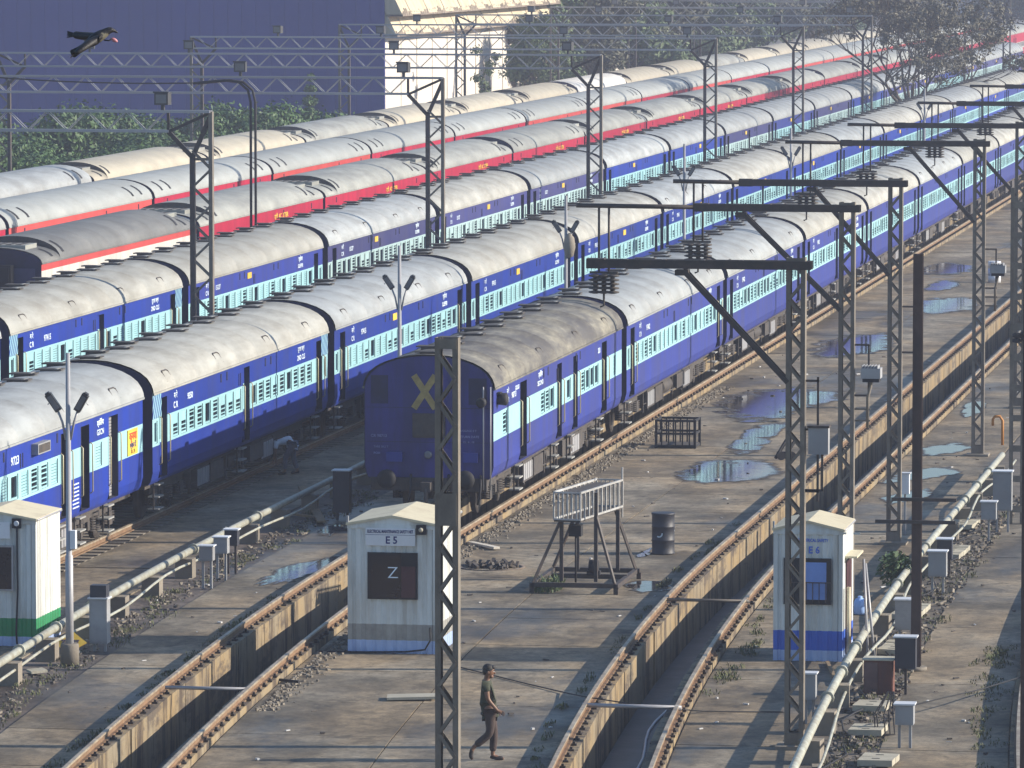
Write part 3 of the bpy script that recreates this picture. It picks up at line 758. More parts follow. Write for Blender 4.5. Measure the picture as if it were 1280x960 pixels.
LIV = {'bright': (M_BLUE, M_LBLUE), 'violet': (M_BLUE2, M_LBLUE), 'indigo': (M_BLUE3, M_LBLUE3)}
ZB0, ZB1 = 1.94, 2.62
WZ0, WH = 2.00, .56
HALF = 10.67
PLANS = {
    'general': dict(doors=[(-9.5, .8), (0, .8), (9.5, .8)], win=[s * (.95 + .9 * i) for s in (-1, 1) for i in range(9)], endw=[-10.3, 10.3], hatch=True),
    'sleeper': dict(doors=[(-9.5, .8), (9.5, .8)], win=[-8.55 + .9 * i for i in range(20)], endw=[-10.3, 10.3], hatch=False),
    'guard': dict(doors=[(-6.2, 1.0), (-.45, .75), (2.25, .75), (7.4, .9)], win=[-9.0, -3.15, -2.4, -1.65, 1.1, 3.6, 4.4, 5.2, 6.0], endw=[9.3], hatch=False),
    'luggage': dict(doors=[(3.1, .8), (4.95, .8), (7.7, .9), (-9.5, .8)], win=[2.1 - .88 * i for i in range(11)] + [6.25], endw=[], hatch=False),
}
CACHE = {}
def icf_parts(plan, liv):
    key = (plan, liv)
    if key in CACHE: return CACHE[key]
    pl = PLANS[plan]; dk, lt = LIV[liv]
    ops = [(y - w / 2, y + w / 2, 1.12, 3.08, .19) for y, w in pl['doors']]
    ops += [(y - .31, y + .31, WZ0, WZ0 + WH, .06) for y in pl['win']]
    ops += [(y - .16, y + .16, WZ0, WZ0 + WH, .06) for y in pl['endw']]
    rr = random.Random(plan)
    slots = [(y, y + .10, 2.92, 3.14) for y in (-3.1, -2.4, 2.3, 3.0)] + [(y, y + .05, 2.66, 2.98) for y in (-.95, -.75)]
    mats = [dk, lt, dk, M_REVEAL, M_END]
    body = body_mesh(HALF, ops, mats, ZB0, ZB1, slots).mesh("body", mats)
    wm = {k: window_mesh(k, .62, WH, lt) for k in ('barred', 'half', 'shut', 'open')}
    we = window_mesh('barred' if plan == 'guard' else 'open', .32, WH, lt)
    dm = {}
    for y, w in pl['doors']:
        for k in ('closed', 'open', 'roller'):
            dm[(k, w)] = door_mesh(k, w, 1.12, 3.08, [dk, lt, dk, M_BLACK, M_GLASS, M_GALV], ZB0, ZB1)
    # far version: all windows as one mesh
    row = MB()
    for y in pl['win']:
        me = wm[rr.choice(['barred', 'barred', 'half', 'shut', 'shut'])]
        off = len(row.v)
        row.v += [(v.co.x + 1.62, v.co.y + y, v.co.z + WZ0) for v in me.vertices]
        for p in me.polygons: row.f.append(tuple(off + i for i in p.vertices)); row.m.append(p.material_index); row.sm.append(False)
    row = row.mesh("window_row", [lt, M_GLASS])
    CACHE[key] = dict(body=body, win=wm, endw=we, door=dm, row=row)
    return CACHE[key]
ROOFS = {}
def roof_of(mat, half):
    k = (mat.name, half)
    if k not in ROOFS: ROOFS[k] = roof_mesh(half, mat)
    return ROOFS[k]
vrow = MB()
VENTS = [(-10.0 + 1.54 * i + (.22 if i % 2 else 0), -.42 if i % 2 else -.12) for i in range(14)]
for y, x in VENTS:
    z = CANT + .80
    vrow.box(x - .30, x + .30, y - .21, y + .21, z + .03, z + .062).box(x - .18, x + .18, y - .18, y + .18, z - .08, z + .03)
vrow_me = vrow.mesh("vent_row", M_UNDER)

def letters(parent, body, size, y, z, mat=M_LETTER, x=1.626, xs=1.35):
    ob("lettering", text_mesh(body, size, mat, .003, xs), parent, (x, y, z), ROT_PX)

def icf(Xc, Yc, plan, liv, roofm, lod, label, group, name="passenger_coach", under=True, seed=0, mood=None, hatch=False, texts=(), plate=False):
    """lod 0 near with every piece, 1 middle with each window, 2 far"""
    t = thing(name, label, "railway coach", (Xc, Yc, RAIL_Z + (.07 if Xc > -28 else 0)), 0, group)
    P = icf_parts(plan, liv); pl = PLANS[plan]; rr = random.Random(seed)
    body = ob("body", P['body'], t)
    ob("roof", roof_of(roofm, HALF), t)
    if lod < 2:
        for y, x in VENTS: ob("roof_vent", vent_me, t, (x, y, CANT + .80))
    else: ob("vent_row", vrow_me, t, kind="stuff")
    mood = mood or rr.choice([('barred', 'barred', 'half'), ('barred', 'shut', 'half', 'shut'), ('shut', 'shut', 'barred'), ('barred', 'half', 'barred', 'open')])
    if lod < 2:
        for i, y in enumerate(pl['win']): ob("window", P['win'][rr.choice(mood) if i % 5 != 4 else 'open'], t, (1.62, y, WZ0))
        for y in pl['endw']: ob("window", P['endw'], t, (1.62, y, WZ0))
    else: ob("window_row", P['row'], t, kind="stuff")
    for i, (y, w) in enumerate(pl['doors']):
        k = 'roller' if (plan == 'luggage' and i == 2) else ('open' if (plan in ('luggage', 'guard') and i in (0,)) or rr.random() < .2 else 'closed')
        ob("door", P['door'][(k, w)], t, (1.435, y, 0))
        if lod == 0:
            for s in (-1, 1): ob("handrail", hrail_me, t, (1.625, y + s * (w / 2 + .06), 1.45))
        if lod < 2 and under: ob("footstep", step_me, t, (1.50, y, .93))
    if lod == 0 or (lod == 1 and seed % 3 == 0):
        for y in (-8.7, -3.0, 3.0, 8.2): ob("roof_handle", handle_me, t, (0, y, 0))
    for s in ((1,) if plan == "guard" else (-1, 1)): ob("vestibule", vest_me, t, (0, s * (HALF + .24), 0))
    if under:
        for s in (-1, 1):
            bg_ = ob("bogie", bogie_me, t, (0, s * 7.4, 0))
            if lod == 0:
                for y in (-1.45, 1.45):
                    for q in (-.84, .84): ob("wheel", wheel_me, bg_, (q, y, .46), (0, 0, 0 if q > 0 else math.pi))
        ob("underframe", under_me, t)
        if lod < 2: ob("battery_box", batt_me, t, (1.05, -4.0, .33)); ob("battery_box", batt_me, t, (1.05, 6.2 - 11.5 + 9.0, .30))
    if hatch and pl['hatch']:
        for y in (-10.2, 10.2): ob("hatch_panel", hatch_me, t, (1.622, y, ZB1 + .01))
    if plate: ob("route_plate", plate_me, t, (1.625, rr.choice((-1.6, .8)), 2.98))
    for bd, sz, y, z in texts: letters(t, bd, sz, y, z)
    return t

ORD0 = ORD = ["first", "second", "third", "fourth", "fifth", "sixth", "seventh", "eighth", "ninth", "tenth", "eleventh", "twelfth", "thirteenth", "fourteenth", "fifteenth", "sixteenth", "seventeenth", "eighteenth", "nineteenth", "twentieth", "twenty-first", "twenty-second"]
XA = -24.42
PITCHB = 22.3
# rake A, the rightmost blue train
a0 = icf(XA, 131.4 + HALF, 'guard', 'violet', M_SOIL, 0, "blue guard coach at the train's near end, soot-stained roof and painted X on its end", "coaches of the rightmost blue train", seed=1, mood=('barred', 'open', 'barred'),
         texts=[("म रे", .17, -8.6, 3.02), ("C R", .17, -8.6, 2.80), ("98713", .20, -7.7, 2.86), ("GSLRD", .15, -7.2, 3.0), ("द्वितीय", .17, -3.6, 3.04), ("SECOND", .17, -3.6, 2.82), ("SLR", .2, 6.4, 2.9)])
for i in range(1, 10):
    icf(XA, 131.4 + HALF + PITCHB * i, 'sleeper' if i not in (3, 6) else 'general', 'violet', M_PALE if i in (1, 2, 5) else M_CREAM, 0 if i < 2 else (1 if i < 6 else 2),
        f"{ORD[i]} coach back from the near end of the rightmost blue train" + (", behind the soot-roofed one" if i == 1 else ""), "coaches of the rightmost blue train", seed=10 + i,
        mood=('shut', 'barred', 'shut') if i == 1 else None, hatch=False,
        texts=[("म रे", .2, -8.0, 3.02), ("C R", .2, -8.0, 2.78), ("97402", .22, -6.4, 2.88), ("स्लीपर", .2, 7.4, 3.04), ("SLEEPER", .18, 7.4, 2.80)] if i < 4 else ())
# end wall fittings of the guard coach
ye = -HALF
endp = ob("end_wall", MB().poly([(side_x(z) * .985, ye - .012, z) for z in (1.03, 1.12, 1.3, CANT)] + [(x * .985, ye - .012, CANT + z * .985) for x, z in ROOFP[1:-1]] + [(-side_x(z) * .985, ye - .012, z) for z in (CANT, 1.3, 1.12, 1.03)]).mesh("end_wall", M_END0), a0)
ob("end_sheet", MB().box(-1.45, -1.02, ye - .022, ye - .0125, 2.85, 3.55).box(1.0, 1.45, ye - .022, ye - .0125, 2.85, 3.5).mesh("end_sheet", M_END), a0, kind="stuff")
for z in (1.9, 2.75): ob("end_seam", MB().box(-1.55, 1.55, ye - .018, ye - .0125, z, z + .012).mesh("end_seam", M_END), a0)
ob("gangway_plate", MB().box(-.40, .42, ye - .06, ye - .022, 2.02, 2.62).box(-.36, .38, ye - .066, ye - .06, 2.06, 2.58).mesh("gangway_plate", M_UNDER), a0)
xm = MB()
for s in (-1, 1):
    xm.bar((-.10 - .27 * s, ye - .024 - .003 * (s > 0), 2.74), (-.10 + .27 * s, ye - .024 - .003 * (s > 0), 3.56), .006, .16, 0, (1, 0, 0))
ob("painted_cross", xm.mesh("painted_cross", M_MARKX), a0)
for x, w in ((-.85, .2), (1.05, .18)): ob("socket_box", MB().box(x - w, x + w, ye - .12, ye - .022, 1.42, 1.66).mesh("socket_box", M_BLUE if x < 0 else M_BLUE2), a0)
ob("tail_lamp", MB().lathe([(.09, 0), (.10, -.08), (.06, -.1)], 14, (.0, ye - .02, 1.60), 0, 'y').mesh("tail_lamp", M_LENS), a0)
for x in (-.98, .98): ob("buffer", buffer_me, a0, (x, ye - .02, 1.02))
ob("coupling", MB().box(-.12, .12, ye - .5, ye, .72, .95).path([(0, ye - .45, .85), (.03, ye - .55, .55), (0, ye - .5, .35)], .05, 8).mesh("coupling", M_UNDER), a0)
hose = MB()
for x in (-.45, .5, 1.3): hose.path([(x, ye - .02, 1.1), (x + .04, ye - .25, .9), (x + .02, ye - .28, .55), (x - .05, ye - .15, .4)], .03, 8)
ob("brake_hose", hose.mesh("brake_hose", M_BLACK), a0)
ob("headstock", MB().box(-1.45, 1.45, ye - .03, ye + .2, .70, 1.02).mesh("headstock", M_UNDER), a0)
lad = MB()
for x in (1.38, 1.56): lad.path([(x, ye - .09, .75), (x, ye - .09, 3.3)], .018, 6)
ob("corner_pipe", lad.mesh("corner_pipe", M_GALV), a0)
ob("side_lamp", MB().lathe([(.14, 0), (.16, .22), (.1, .26)], 14, (1.62, -10.1, 2.95), 0, 'x').box(1.62, 1.72, -10.25, -9.95, 3.08, 3.12).mesh("side_lamp", M_BLACK), a0)
ob("side_lamp", MB().lathe([(.11, 0), (.13, .2), (.08, .24)], 12, (-.1, 0, 0), 0, 'x').mesh("side_lamp", M_BLACK), a0, (1.35, ye - .16, 2.92), (0, 0, -math.pi / 2))
for bd, sz, x, z in (("CR 98713", .10, -1.25, 2.05), ("TARE 38.2 T", .07, -1.2, 1.78), ("POH", .08, -1.3, 1.62), ("LUGGAGE 8 T", .07, .98, 2.2), ("RETURN DATE", .08, 1.0, 2.05), ("12 . 4 . 18", .07, 1.0, 1.92)):
    ob("lettering", text_mesh(bd, sz, pmat("faint lettering", (.20, .21, .42), .1, .6)), a0, (x, ye - .024, z), ROT_MY)

# rake B
icf(XB, 106.9 + HALF, 'luggage', 'bright', M_PALE, 0, "blue luggage coach at the left edge with roller shutter door and yellow notice board", "coaches of the second blue train", seed=40, mood=('shut', 'shut', 'barred'),
    texts=[("9723", .26, -1.4, 2.86), ("द्वितीय", .17, 6.4, 3.02), ("GSCN", .19, 6.4, 2.80)])
lug = [o for o in COL.objects if o.name.startswith("passenger_coach")][-1]
ob("notice_board", MB().box(0, .02, -.5, .5, 0, .62).mesh("notice_board", M_YELLOW), lug, (1.625, 9.55, 1.97))
ob("lettering", text_mesh("कृपया", .26, pmat("red lettering", (.6, .04, .02), .1, .6), .003, 1.3), lug, (1.648, 9.55, 2.42), ROT_PX)
ob("lettering", text_mesh("ध्यान दें", .17, M_NAVY, .003, 1.3), lug, (1.648, 9.55, 2.20), ROT_PX)
ob("lettering", text_mesh("18 . 25", .12, pmat("brown lettering", (.2, .1, .02), .1, .6), .003, 1.3), lug, (1.648, 9.55, 2.05), ROT_PX)
ob("side_light", MB().box(0, .16, -.55, .55, 0, .24, 0).box(.161, .17, -.48, .48, .03, .21, 1).mesh("side_light", [M_BOX, M_UNDER]), lug, (1.62, .6, 2.86))
ob("side_louvre", (lambda mb: [mb.box(0, .012, -.3, .3, .09 * k, .09 * k + .03) for k in range(7)] and mb)(MB()).mesh("side_louvre", M_LETTER), lug, (1.622, 4.0, 1.25))
for i in range(0, 13):
    t = icf(XB, 129.25 + HALF + PITCHB * i, 'general' if i in (0, 5) else 'sleeper', 'bright', [M_CREAM, M_PALE, M_CREAM][i % 3], 0 if i < 2 else (1 if i < 7 else 2),
        ("blue coach with striped corner panels, just right of the luggage coach" if i == 0 else f"{ORD[i]} coach past the striped-corner coach in the second blue train"), "coaches of the second blue train",
        seed=50 + i, hatch=(i == 0), mood=('barred', 'half', 'barred') if i == 0 else None, under=i < 4, plate=i > 0,
        texts=[("म रे", .2, -8.2, 3.02), ("C R", .22, -8.2, 2.78), ("9350", .22, -6.6, 2.88), ("दूसरा वर्ग", .17, 7.0, 3.04), ("2ND CLS", .19, 7.0, 2.80)] if i == 0 else
              ([("म रे", .2, -8.0, 3.02), ("C R", .2, -8.0, 2.78), ("97415", .22, -6.4, 2.88), ("स्लीपर", .2, 6.8, 3.04), ("SLEEPER", .18, 6.8, 2.80)] if i < 5 else ()))
# rake C
for i in range(-2, 16):
    Y = 170.2 + HALF + PITCHB * i
    liv = 'bright' if i in (-2, -1, 4, 5, 9, 12) else ('violet' if i in (0, 7) else 'indigo')
    icf(XC, Y, 'general' if i in (-1, 6) else 'sleeper', liv, M_CREAM if i in (-1, 0, 2) else M_PALE, 0 if i == -1 else (1 if i < 4 else 2),
        ("bright blue coach with striped corner panels in the third blue train, at left" if i == -1 else "coach cut by the left edge in the third blue train" if i == -2 else
         f"{ORD[i]} coach past the striped-corner coach in the third blue train"), "coaches of the third blue train", seed=80 + i, hatch=(i == -1), under=False, plate=i >= 0,
        mood=('shut', 'shut', 'half') if i == -1 else None,
        texts=[("म रे", .2, -8.2, 3.02), ("C R", .22, -8.2, 2.78), ("97415", .24, -6.4, 2.86), ("दूसरा वर्ग", .18, 7.0, 3.04), ("2ND CLS", .2, 7.0, 2.80)] if i == -1 else
              ([("म रे", .2, -8.0, 3.02), ("C R", .2, -8.0, 2.78), ("15127", .22, -6.4, 2.88), ("स्लीपर", .2, 6.8, 3.04), ("SLEEPER", .18, 6.8, 2.80)] if 0 <= i < 4 else ()))

# ---- LHB coaches
LH = 11.55
LCANT, KHI, KLO = 3.47, .96, .64
LPITCH = 23.6
LCACHE = {}
ac_me = MB().box(-.95, .95, -.75, .75, 0, .16, 0)
for k in range(5): ac_me.box(-.8 + .34 * k, -.6 + .34 * k, -.6, .6, .16, .175, 1)
ac_me = ac_me.mesh("roof_cooler", [M_LHBROOF, M_UNDER])
slotp = MB()
for a, b in zip(ROOFP[2:5], ROOFP[3:6]):
    n = Vector((a[1] - b[1], 0, a[0] - b[0])).normalized() * -1
    n = Vector((abs(n.x), 0, abs(n.z))) * .02
    slotp.quad((a[0] * 1.02 + n.x, -.10, CANT + a[1] + n.z), (a[0] * 1.02 + n.x, .10, CANT + a[1] + n.z), (b[0] * 1.02 + n.x, .10, CANT + b[1] + n.z), (b[0] * 1.02 + n.x, -.10, CANT + b[1] + n.z))
def shoulder_slot(k):
    mb = MB()
    for a, b in zip(ROOFP[2:5], ROOFP[3:6]):
        for e in (.012,):
            pa = Vector((a[0] * 1.012, 0, LCANT + a[1] * k + .014)); pb = Vector((b[0] * 1.012, 0, LCANT + b[1] * k + .014))
            n = Vector((pa.z - pb.z, 0, pb.x - pa.x)).normalized()
            if n.x < 0: n = -n
            mb.quad(pa + n * e + Vector((0, -.14, 0)), pa + n * e + Vector((0, .14, 0)), pb + n * e + Vector((0, .14, 0)), pb + n * e + Vector((0, -.14, 0)))
    return mb.mesh("shoulder_vent", M_BLACK)
slot_hi, slot_lo = shoulder_slot(KHI), shoulder_slot(KLO)
def lhb_parts(style, roofm, steps):
    key = (style, roofm.name, steps)
    if key in LCACHE: return LCACHE[key]
    if style == 'power':
        mats = [M_WHITE, M_WHITE, M_SALMON, M_REVEAL, M_END]; zb0, zb1 = 1.6, 3.22
        win = [-1.2, .0, 3.6, 4.9, 6.4]; doors = [(-8.0, 1.0), (-5.9, 1.4), (-3.0, 1.6), (1.6, 1.2), (10.5, .8)]
    else:
        red = M_RED if style == 'crimson' else M_SALMON
        mats = [red, M_GREYLHB, red, M_REVEAL, M_END]; zb0, zb1 = 1.75, 2.45
        if style == 'pantry': mats = [M_SALMON, M_SALMON, M_YELLOW, M_REVEAL, M_END]; zb0, zb1 = 1.75, 2.75
        win = [-8.1 + 1.8 * i for i in range(10)]; doors = [(-10.3, .85), (10.3, .85)]
    ops = [(y - w / 2, y + w / 2, 1.12, 3.02 if style != 'power' else 2.85, .14) for y, w in doors]
    ops += [(y - .5, y + .5, 1.9, 2.4, .03) if style != 'power' else (y - .35, y + .35, 2.2, 2.7, .03) for y in win]
    small = [(y, y + .14, 3.12, 3.34) for y in (-9.3, 9.1, 3.6)] if style != 'power' else []
    body = body_mesh(LH, ops, mats, zb0, zb1, small, 4, LCANT, .62).mesh("body", mats)
    mats2 = [mats[0], mats[1], mats[2], M_REVEAL, M_GLASS, M_GALV]
    dms = [(y, door_mesh('closed' if style != 'power' else 'open', w, 1.12, 2.84, mats2, zb0, min(zb1, 2.7)) if style != 'power' else
            MB().box(0, .03, -w / 2, w / 2, 1.12, 2.85, 0).box(.031, .04, -w / 2 + .1, w / 2 - .1, 1.3, 2.75, 1).mesh("door", [M_HUTROOF, M_SKIRTGREY])) for y, w in doors]
    wmesh = MB().box(-.01, .01, -.5, .5, 0, .5, 0).mesh("window", M_GLASS) if style != 'power' else MB().box(-.01, .01, -.35, .35, 0, .5, 0).mesh("window", M_GLASS)
    roof = lhb_roof_mesh(LH, [roofm, M_UNDER if steps else M_END], steps)
    LCACHE[key] = dict(body=body, doors=dms, win=win, wm=wmesh, roof=roof, wz=1.9 if style != 'power' else 2.2)
    return LCACHE[key]
def lhb(Xc, Yc, style, roofm, steps, label, group, seed=0, detail=True, text=None):
    t = thing("express_coach", label, "railway coach", (Xc, Yc, RAIL_Z - (.24 if Xc < -60 else 0)), 0, group)
    P = lhb_parts(style, roofm, steps)
    ob("body", P['body'], t); ob("roof", P['roof'], t)
    for y, me in P['doors']: ob("door", me, t, (1.48, y, 0))
    if detail:
        for y in P['win']: ob("window", P['wm'], t, (1.605, y, P['wz']))
    for s in (-1, 1):
        ob("vestibule", vest_me, t, (0, s * (LH + .24), 0))
        if steps: ob("roof_cooler", ac_me, t, (0, s * (LH - 1.2), LCANT + .42))
        if detail:
            ob("shoulder_vent", slot_lo if steps else slot_hi, t, (0, s * (LH - 1.6), 0)); ob("shoulder_vent", slot_hi, t, (0, s * (LH - 3.1), 0))
    if text: letters(t, text, .26, 3.2, 3.12, M_YELLOW, 1.628, 1.5)
    return t
for i in range(-1, 19):
    Y = 200.2 + LH + LPITCH * i
    lhb(XD, Y, 'power' if i == -1 else 'crimson', M_PWRROOF if i == -1 else M_LHBROOF, i not in (3, 9, 13),
        ("off-white power coach with a red stripe and dark end wall, nearest of the red trains" if i == -1 else f"{ORD[i]} crimson coach behind the white power coach in the nearer red train"),
        "coaches of the nearer red train", 120 + i, i < 8, "एसी  AC  3 TIER" if 0 <= i < 7 else None)
for i in range(-2, 19):
    Y = 198.2 + LH + LPITCH * i
    lhb(XE, Y, 'crimson' if i in (-1, -2, 1, 3, 4, 7, 9, 10) else 'salmon', M_LHBROOF2, False,
        f"{ORD[i + 2]} coach from the left edge in the farther red train under smooth pale roofs", "coaches of the farther red train", 150 + i, i < 7)
for i in range(-3, 18):
    Y = 241.0 + LH + LPITCH * i
    pantry = i == 6
    lhb(XF, Y, 'pantry' if pantry else 'salmon', M_WHITE if pantry else M_PALE if i in (-1, -2) else (M_LHBROOF if i in (2, 9) else M_BEIGEROOF), i not in (-1, -2, -3, 6),
        (f"{ORD[i + 3]} coach from the left edge in the leftmost train with beige roofs"), "coaches of the leftmost train", 180 + i, i < 6)
ob_end = [o for o in COL.objects if o.name.startswith("express_coach")]
pw = ob_end[0]
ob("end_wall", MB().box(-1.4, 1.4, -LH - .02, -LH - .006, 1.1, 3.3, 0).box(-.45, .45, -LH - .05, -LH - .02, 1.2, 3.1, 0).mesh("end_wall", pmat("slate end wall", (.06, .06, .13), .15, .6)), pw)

# ---------------------------------------------------------------- overhead line masts
def lace_mesh(w, h, y, mirror=False):
    a, b = (-w / 2, w / 2) if not mirror else (w / 2, -w / 2)
    return MB().bar((a, y, 0), (b, y, h), .012, .05, 0, (1, 0, 0)).mesh("lacing_bar", M_STEEL)
def channel_mesh(h, s, d, fl=.07, mat=M_STEEL):
    mb = MB(); t = .014
    mb.box(*sorted((0, s * t)), -d / 2, d / 2, 0, h)
    for q in (-1, 1): mb.box(*sorted((0, -s * fl)), *sorted((q * d / 2, q * (d / 2 - t))), 0, h)
    return mb.mesh("channel", mat)
LACE = {}
def mast(label, X, Y, h, group=None, w=.36, d=.24, pitch=.33, plates=(), detail=True, z0=.35, cap=True, name="line_mast"):
    t = thing(name, label, "mast", (X, Y, 0), 0, group)
    for s in (-1, 1): ob("channel", channel_mesh(h, s, d), t, (s * w / 2, 0, 0))
    key = (w, d, pitch)
    if key not in LACE: LACE[key] = [[lace_mesh(w - .07, pitch, q * (d / 2 + .007), m) for m in (False, True)] for q in (-1, 1)]
    n = int((h - z0 - .2) / pitch); back = MB()
    for k in range(n):
        z = z0 + k * pitch
        if any(a - .02 < z + pitch / 2 < b + .02 for a, b in plates): continue
        if detail: ob("lacing_bar", LACE[key][0][k % 2], t, (0, 0, z))
        a = (w - .07) / 2 * (-1 if (k % 2) else 1)
        for q in ((1,) if detail else (-1, 1)):
            back.bar((-a, q * (d / 2 + .007), z), (a, q * (d / 2 + .007), z + pitch), .012, .05, 0, (1, 0, 0))
    ob("lacing_bar", back.mesh("lacing_bar", M_STEEL), t, kind="stuff")
    for a, b in list(plates) + [(.02, .3)] + ([(h - .16, h - .02)] if cap else []):
        for q in (-1, 1): ob("gusset_plate", MB().box(-w / 2 + .01, w / 2 - .01, *sorted((q * (d / 2 + .002), q * (d / 2 + .012))), a, b).mesh("gusset_plate", M_STEEL), t)
    ob("footing", MB().box(-.32, .32, -.3, .3, -.02, .07).mesh("footing", M_BLOCK), t)
    return t
def arm(t, h, w, reach, thick_to, brace_x, brace_z, dropper=True, d=.155, drop=1.45):
    """horizontal arm to the left of the mast with a thinner extension, brace and dropper"""
    z = h - .14
    mb = MB()
    x0 = w / 2 + .12
    for q in (-1, 1):
        y = q * .15
        mb.box(-thick_to, x0, y - .01, y + .01, z - d / 2, z + d / 2)
        mb.box(-thick_to, x0, *sorted((y, y - q * .06)), z + d / 2 - .012, z + d / 2); mb.box(-thick_to, x0, *sorted((y, y - q * .06)), z - d / 2, z - d / 2 + .012)
    k = .3
    while k < thick_to: mb.box(-k - .04, -k + .04, -.14, .14, z + d / 2 - .013, z + d / 2 + .004); k += .7
    ob("arm", mb.mesh("arm", M_STEELDK), t)
    if reach > thick_to: ob("arm_extension", MB().path([(-thick_to + .3, 0, z), (-reach, 0, z + .02)], .05, 8).box(-thick_to - .03, -thick_to + .3, -.12, .12, z - .09, z + .09).mesh("arm_extension", M_STEELDK), t)
    bm_ = MB()
    for q in (-.12, .12): bm_.bar((-brace_x, q, z - .1), (-w / 2 + .02, q, brace_z), .03, .09)
    bm_.box(-brace_x - .14, -brace_x + .1, -.14, .14, z - .2, z - .1)
    ob("brace", bm_.mesh("brace", M_STEELDK), t)
    if dropper:
        for q in (.5, .72): ob("dropper_rod", MB().path([(-reach + q, 0, z), (-reach + q, 0, z - drop)], .028, 6).mesh("dropper_rod", M_STEELDK), t)
        prof = []
        for k in range(5): prof += [(.05, k * .09), (.15, k * .09 + .02), (.15, k * .09 + .05), (.05, k * .09 + .07)]
        im = MB()
        for q in (.42, .61, .80): im.lathe(prof, 10, (-reach + q, 0, z - drop - .46))
        im.box(-reach + .3, -reach + .92, -.05, .05, z - drop - .02, z - drop + .03)
        im.path([(-reach + .61, 0, z - drop - .4), (-reach + .61, 0, z - drop - .72), (-reach + .53, 0, z - drop - .75)], .025, 6)
        ob("insulator", im.mesh("insulator", M_UNDER), t)
    # stirrup bracket on the other side
    sb = MB()
    for zz in (h - 3.1, h - 4.2): sb.box(w / 2, w / 2 + .34, -.02, .02, zz - .02, zz + .02)
    sb.box(w / 2 + .30, w / 2 + .34, -.02, .02, h - 4.2, h - 3.1)
    ob("bracket", sb.mesh("bracket", M_STEELDK), t)
GM = "arm masts along the empty pit track"
mast("tall lattice mast in the foreground, standing in front of the white E5 cabin", -14.07, 77.2, 8.88, plates=[(6.15, 6.62)], w=.315, d=.2, pitch=.345)
m1 = mast("lattice mast whose foot stands before the blue-skirted cabin, the nearest with an arm", -11.32, 97.1, 8.9, GM, w=.32, pitch=.3)
arm(m1, 8.9, .32, 3.8, 3.78, 2.05, 6.65, False)
m2 = mast("lattice arm mast rising just behind the blue-skirted cabin, lamp box on its side", -12.58, 117.4, 8.9, GM, w=.32, pitch=.3)
arm(m2, 8.9, .32, 5.95, 3.33, 2.3, 6.55)
m3 = mast("lattice arm mast left of the plain brown rail pole", -12.81, 130.4, 8.85, GM, w=.32, pitch=.3)
arm(m3, 8.85, .32, 5.4, 3.76, 2.0, 6.5)
m4 = mast("lattice arm mast standing on the wet concrete right of the brown pole", -12.67, 153.0, 8.95, GM, w=.32, pitch=.3)
arm(m4, 8.95, .32, 5.5, 3.9, 2.0, 6.6)
for i, (yy, rch, lb) in enumerate(((168.8, 5.4, "arm mast at the right edge, fifth back along the pit track"), (190.9, 5.3, "arm mast beyond the right edge, its arm sixth back along the pit track"), (212.5, 5.3, "arm mast beyond the right edge, its arm seventh back along the pit track"),
                                 (236.0, 5.2, "arm mast beyond the right edge, its arm eighth back along the pit track"))):
    mm = mast(lb, -12.7, yy, 8.9, GM, w=.32, pitch=.3, detail=False)
    arm(mm, 8.9, .32, rch, 3.9, 2.0, 6.6)
ob("isolator_box", MB().box(.24, .60, -.13, .13, 5.36, 5.84, 0).box(.22, .62, -.15, .15, 5.84, 5.88, 1).box(.38, .42, -.02, .02, 4.5, 6.75, 1).box(.18, .42, -.02, .02, 6.66, 6.70, 1).box(.18, .42, -.02, .02, 4.66, 4.70, 1).mesh("isolator_box", [M_BOX, M_STEELDK]), m1)
for mm, z in ((m2, 5.0), (m4, 5.1)):
    lm = MB().path([(.46, 0, z - 1.0), (.46, 0, z - .35), (.52, 0, z - .1), (.54, 0, z + .02)], .035, 8, 0)
    for zz in (z - .6, z - .85): lm.box(.18, .52, -.02, .02, zz - .02, zz + .02, 0)
    ob("lamp_bracket", lm.mesh("lamp_bracket", M_STEEL), mm)
    hd = MB().box(.33, .75, -.2, .25, z + .08, z + .30, 0).box(.36, .72, -.16, .2, z + .0, z + .08, 1)
    for k in range(6): hd.box(.345 + .066 * k, .365 + .066 * k, -.21, .26, z + .30, z + .36, 0)
    ob("lamp_box", hd.mesh("lamp_box", [M_BOX, M_BLACK]), mm)
# ladder style mast near the right edge
t = thing("batten_mast", "batten plate mast near the right edge beside the second grey pipe", "mast", (-10.24, 135.4, 0))
for s in (-1, 1): ob("channel", channel_mesh(8.4, s, .22), t, (s * .17, 0, 0))
bt = MB()
for k in range(11): bt.box(-.16, .16, -.125, -.112, .3 + .76 * k, .46 + .76 * k)
ob("batten_plate", bt.mesh("batten_plate", M_STEEL), t)
ob("insulator", MB().lathe([(.04, 0), (.12, .02), (.12, .08), (.05, .12), (.12, .16), (.12, .22), (.04, .26)], 10, (0, -.2, 4.55)).lathe([(.04, 0), (.12, .02), (.12, .08), (.05, .12), (.12, .16), (.12, .22), (.04, .26)], 10, (.22, -.2, 4.6)).mesh("insulator", M_BLACK), t)
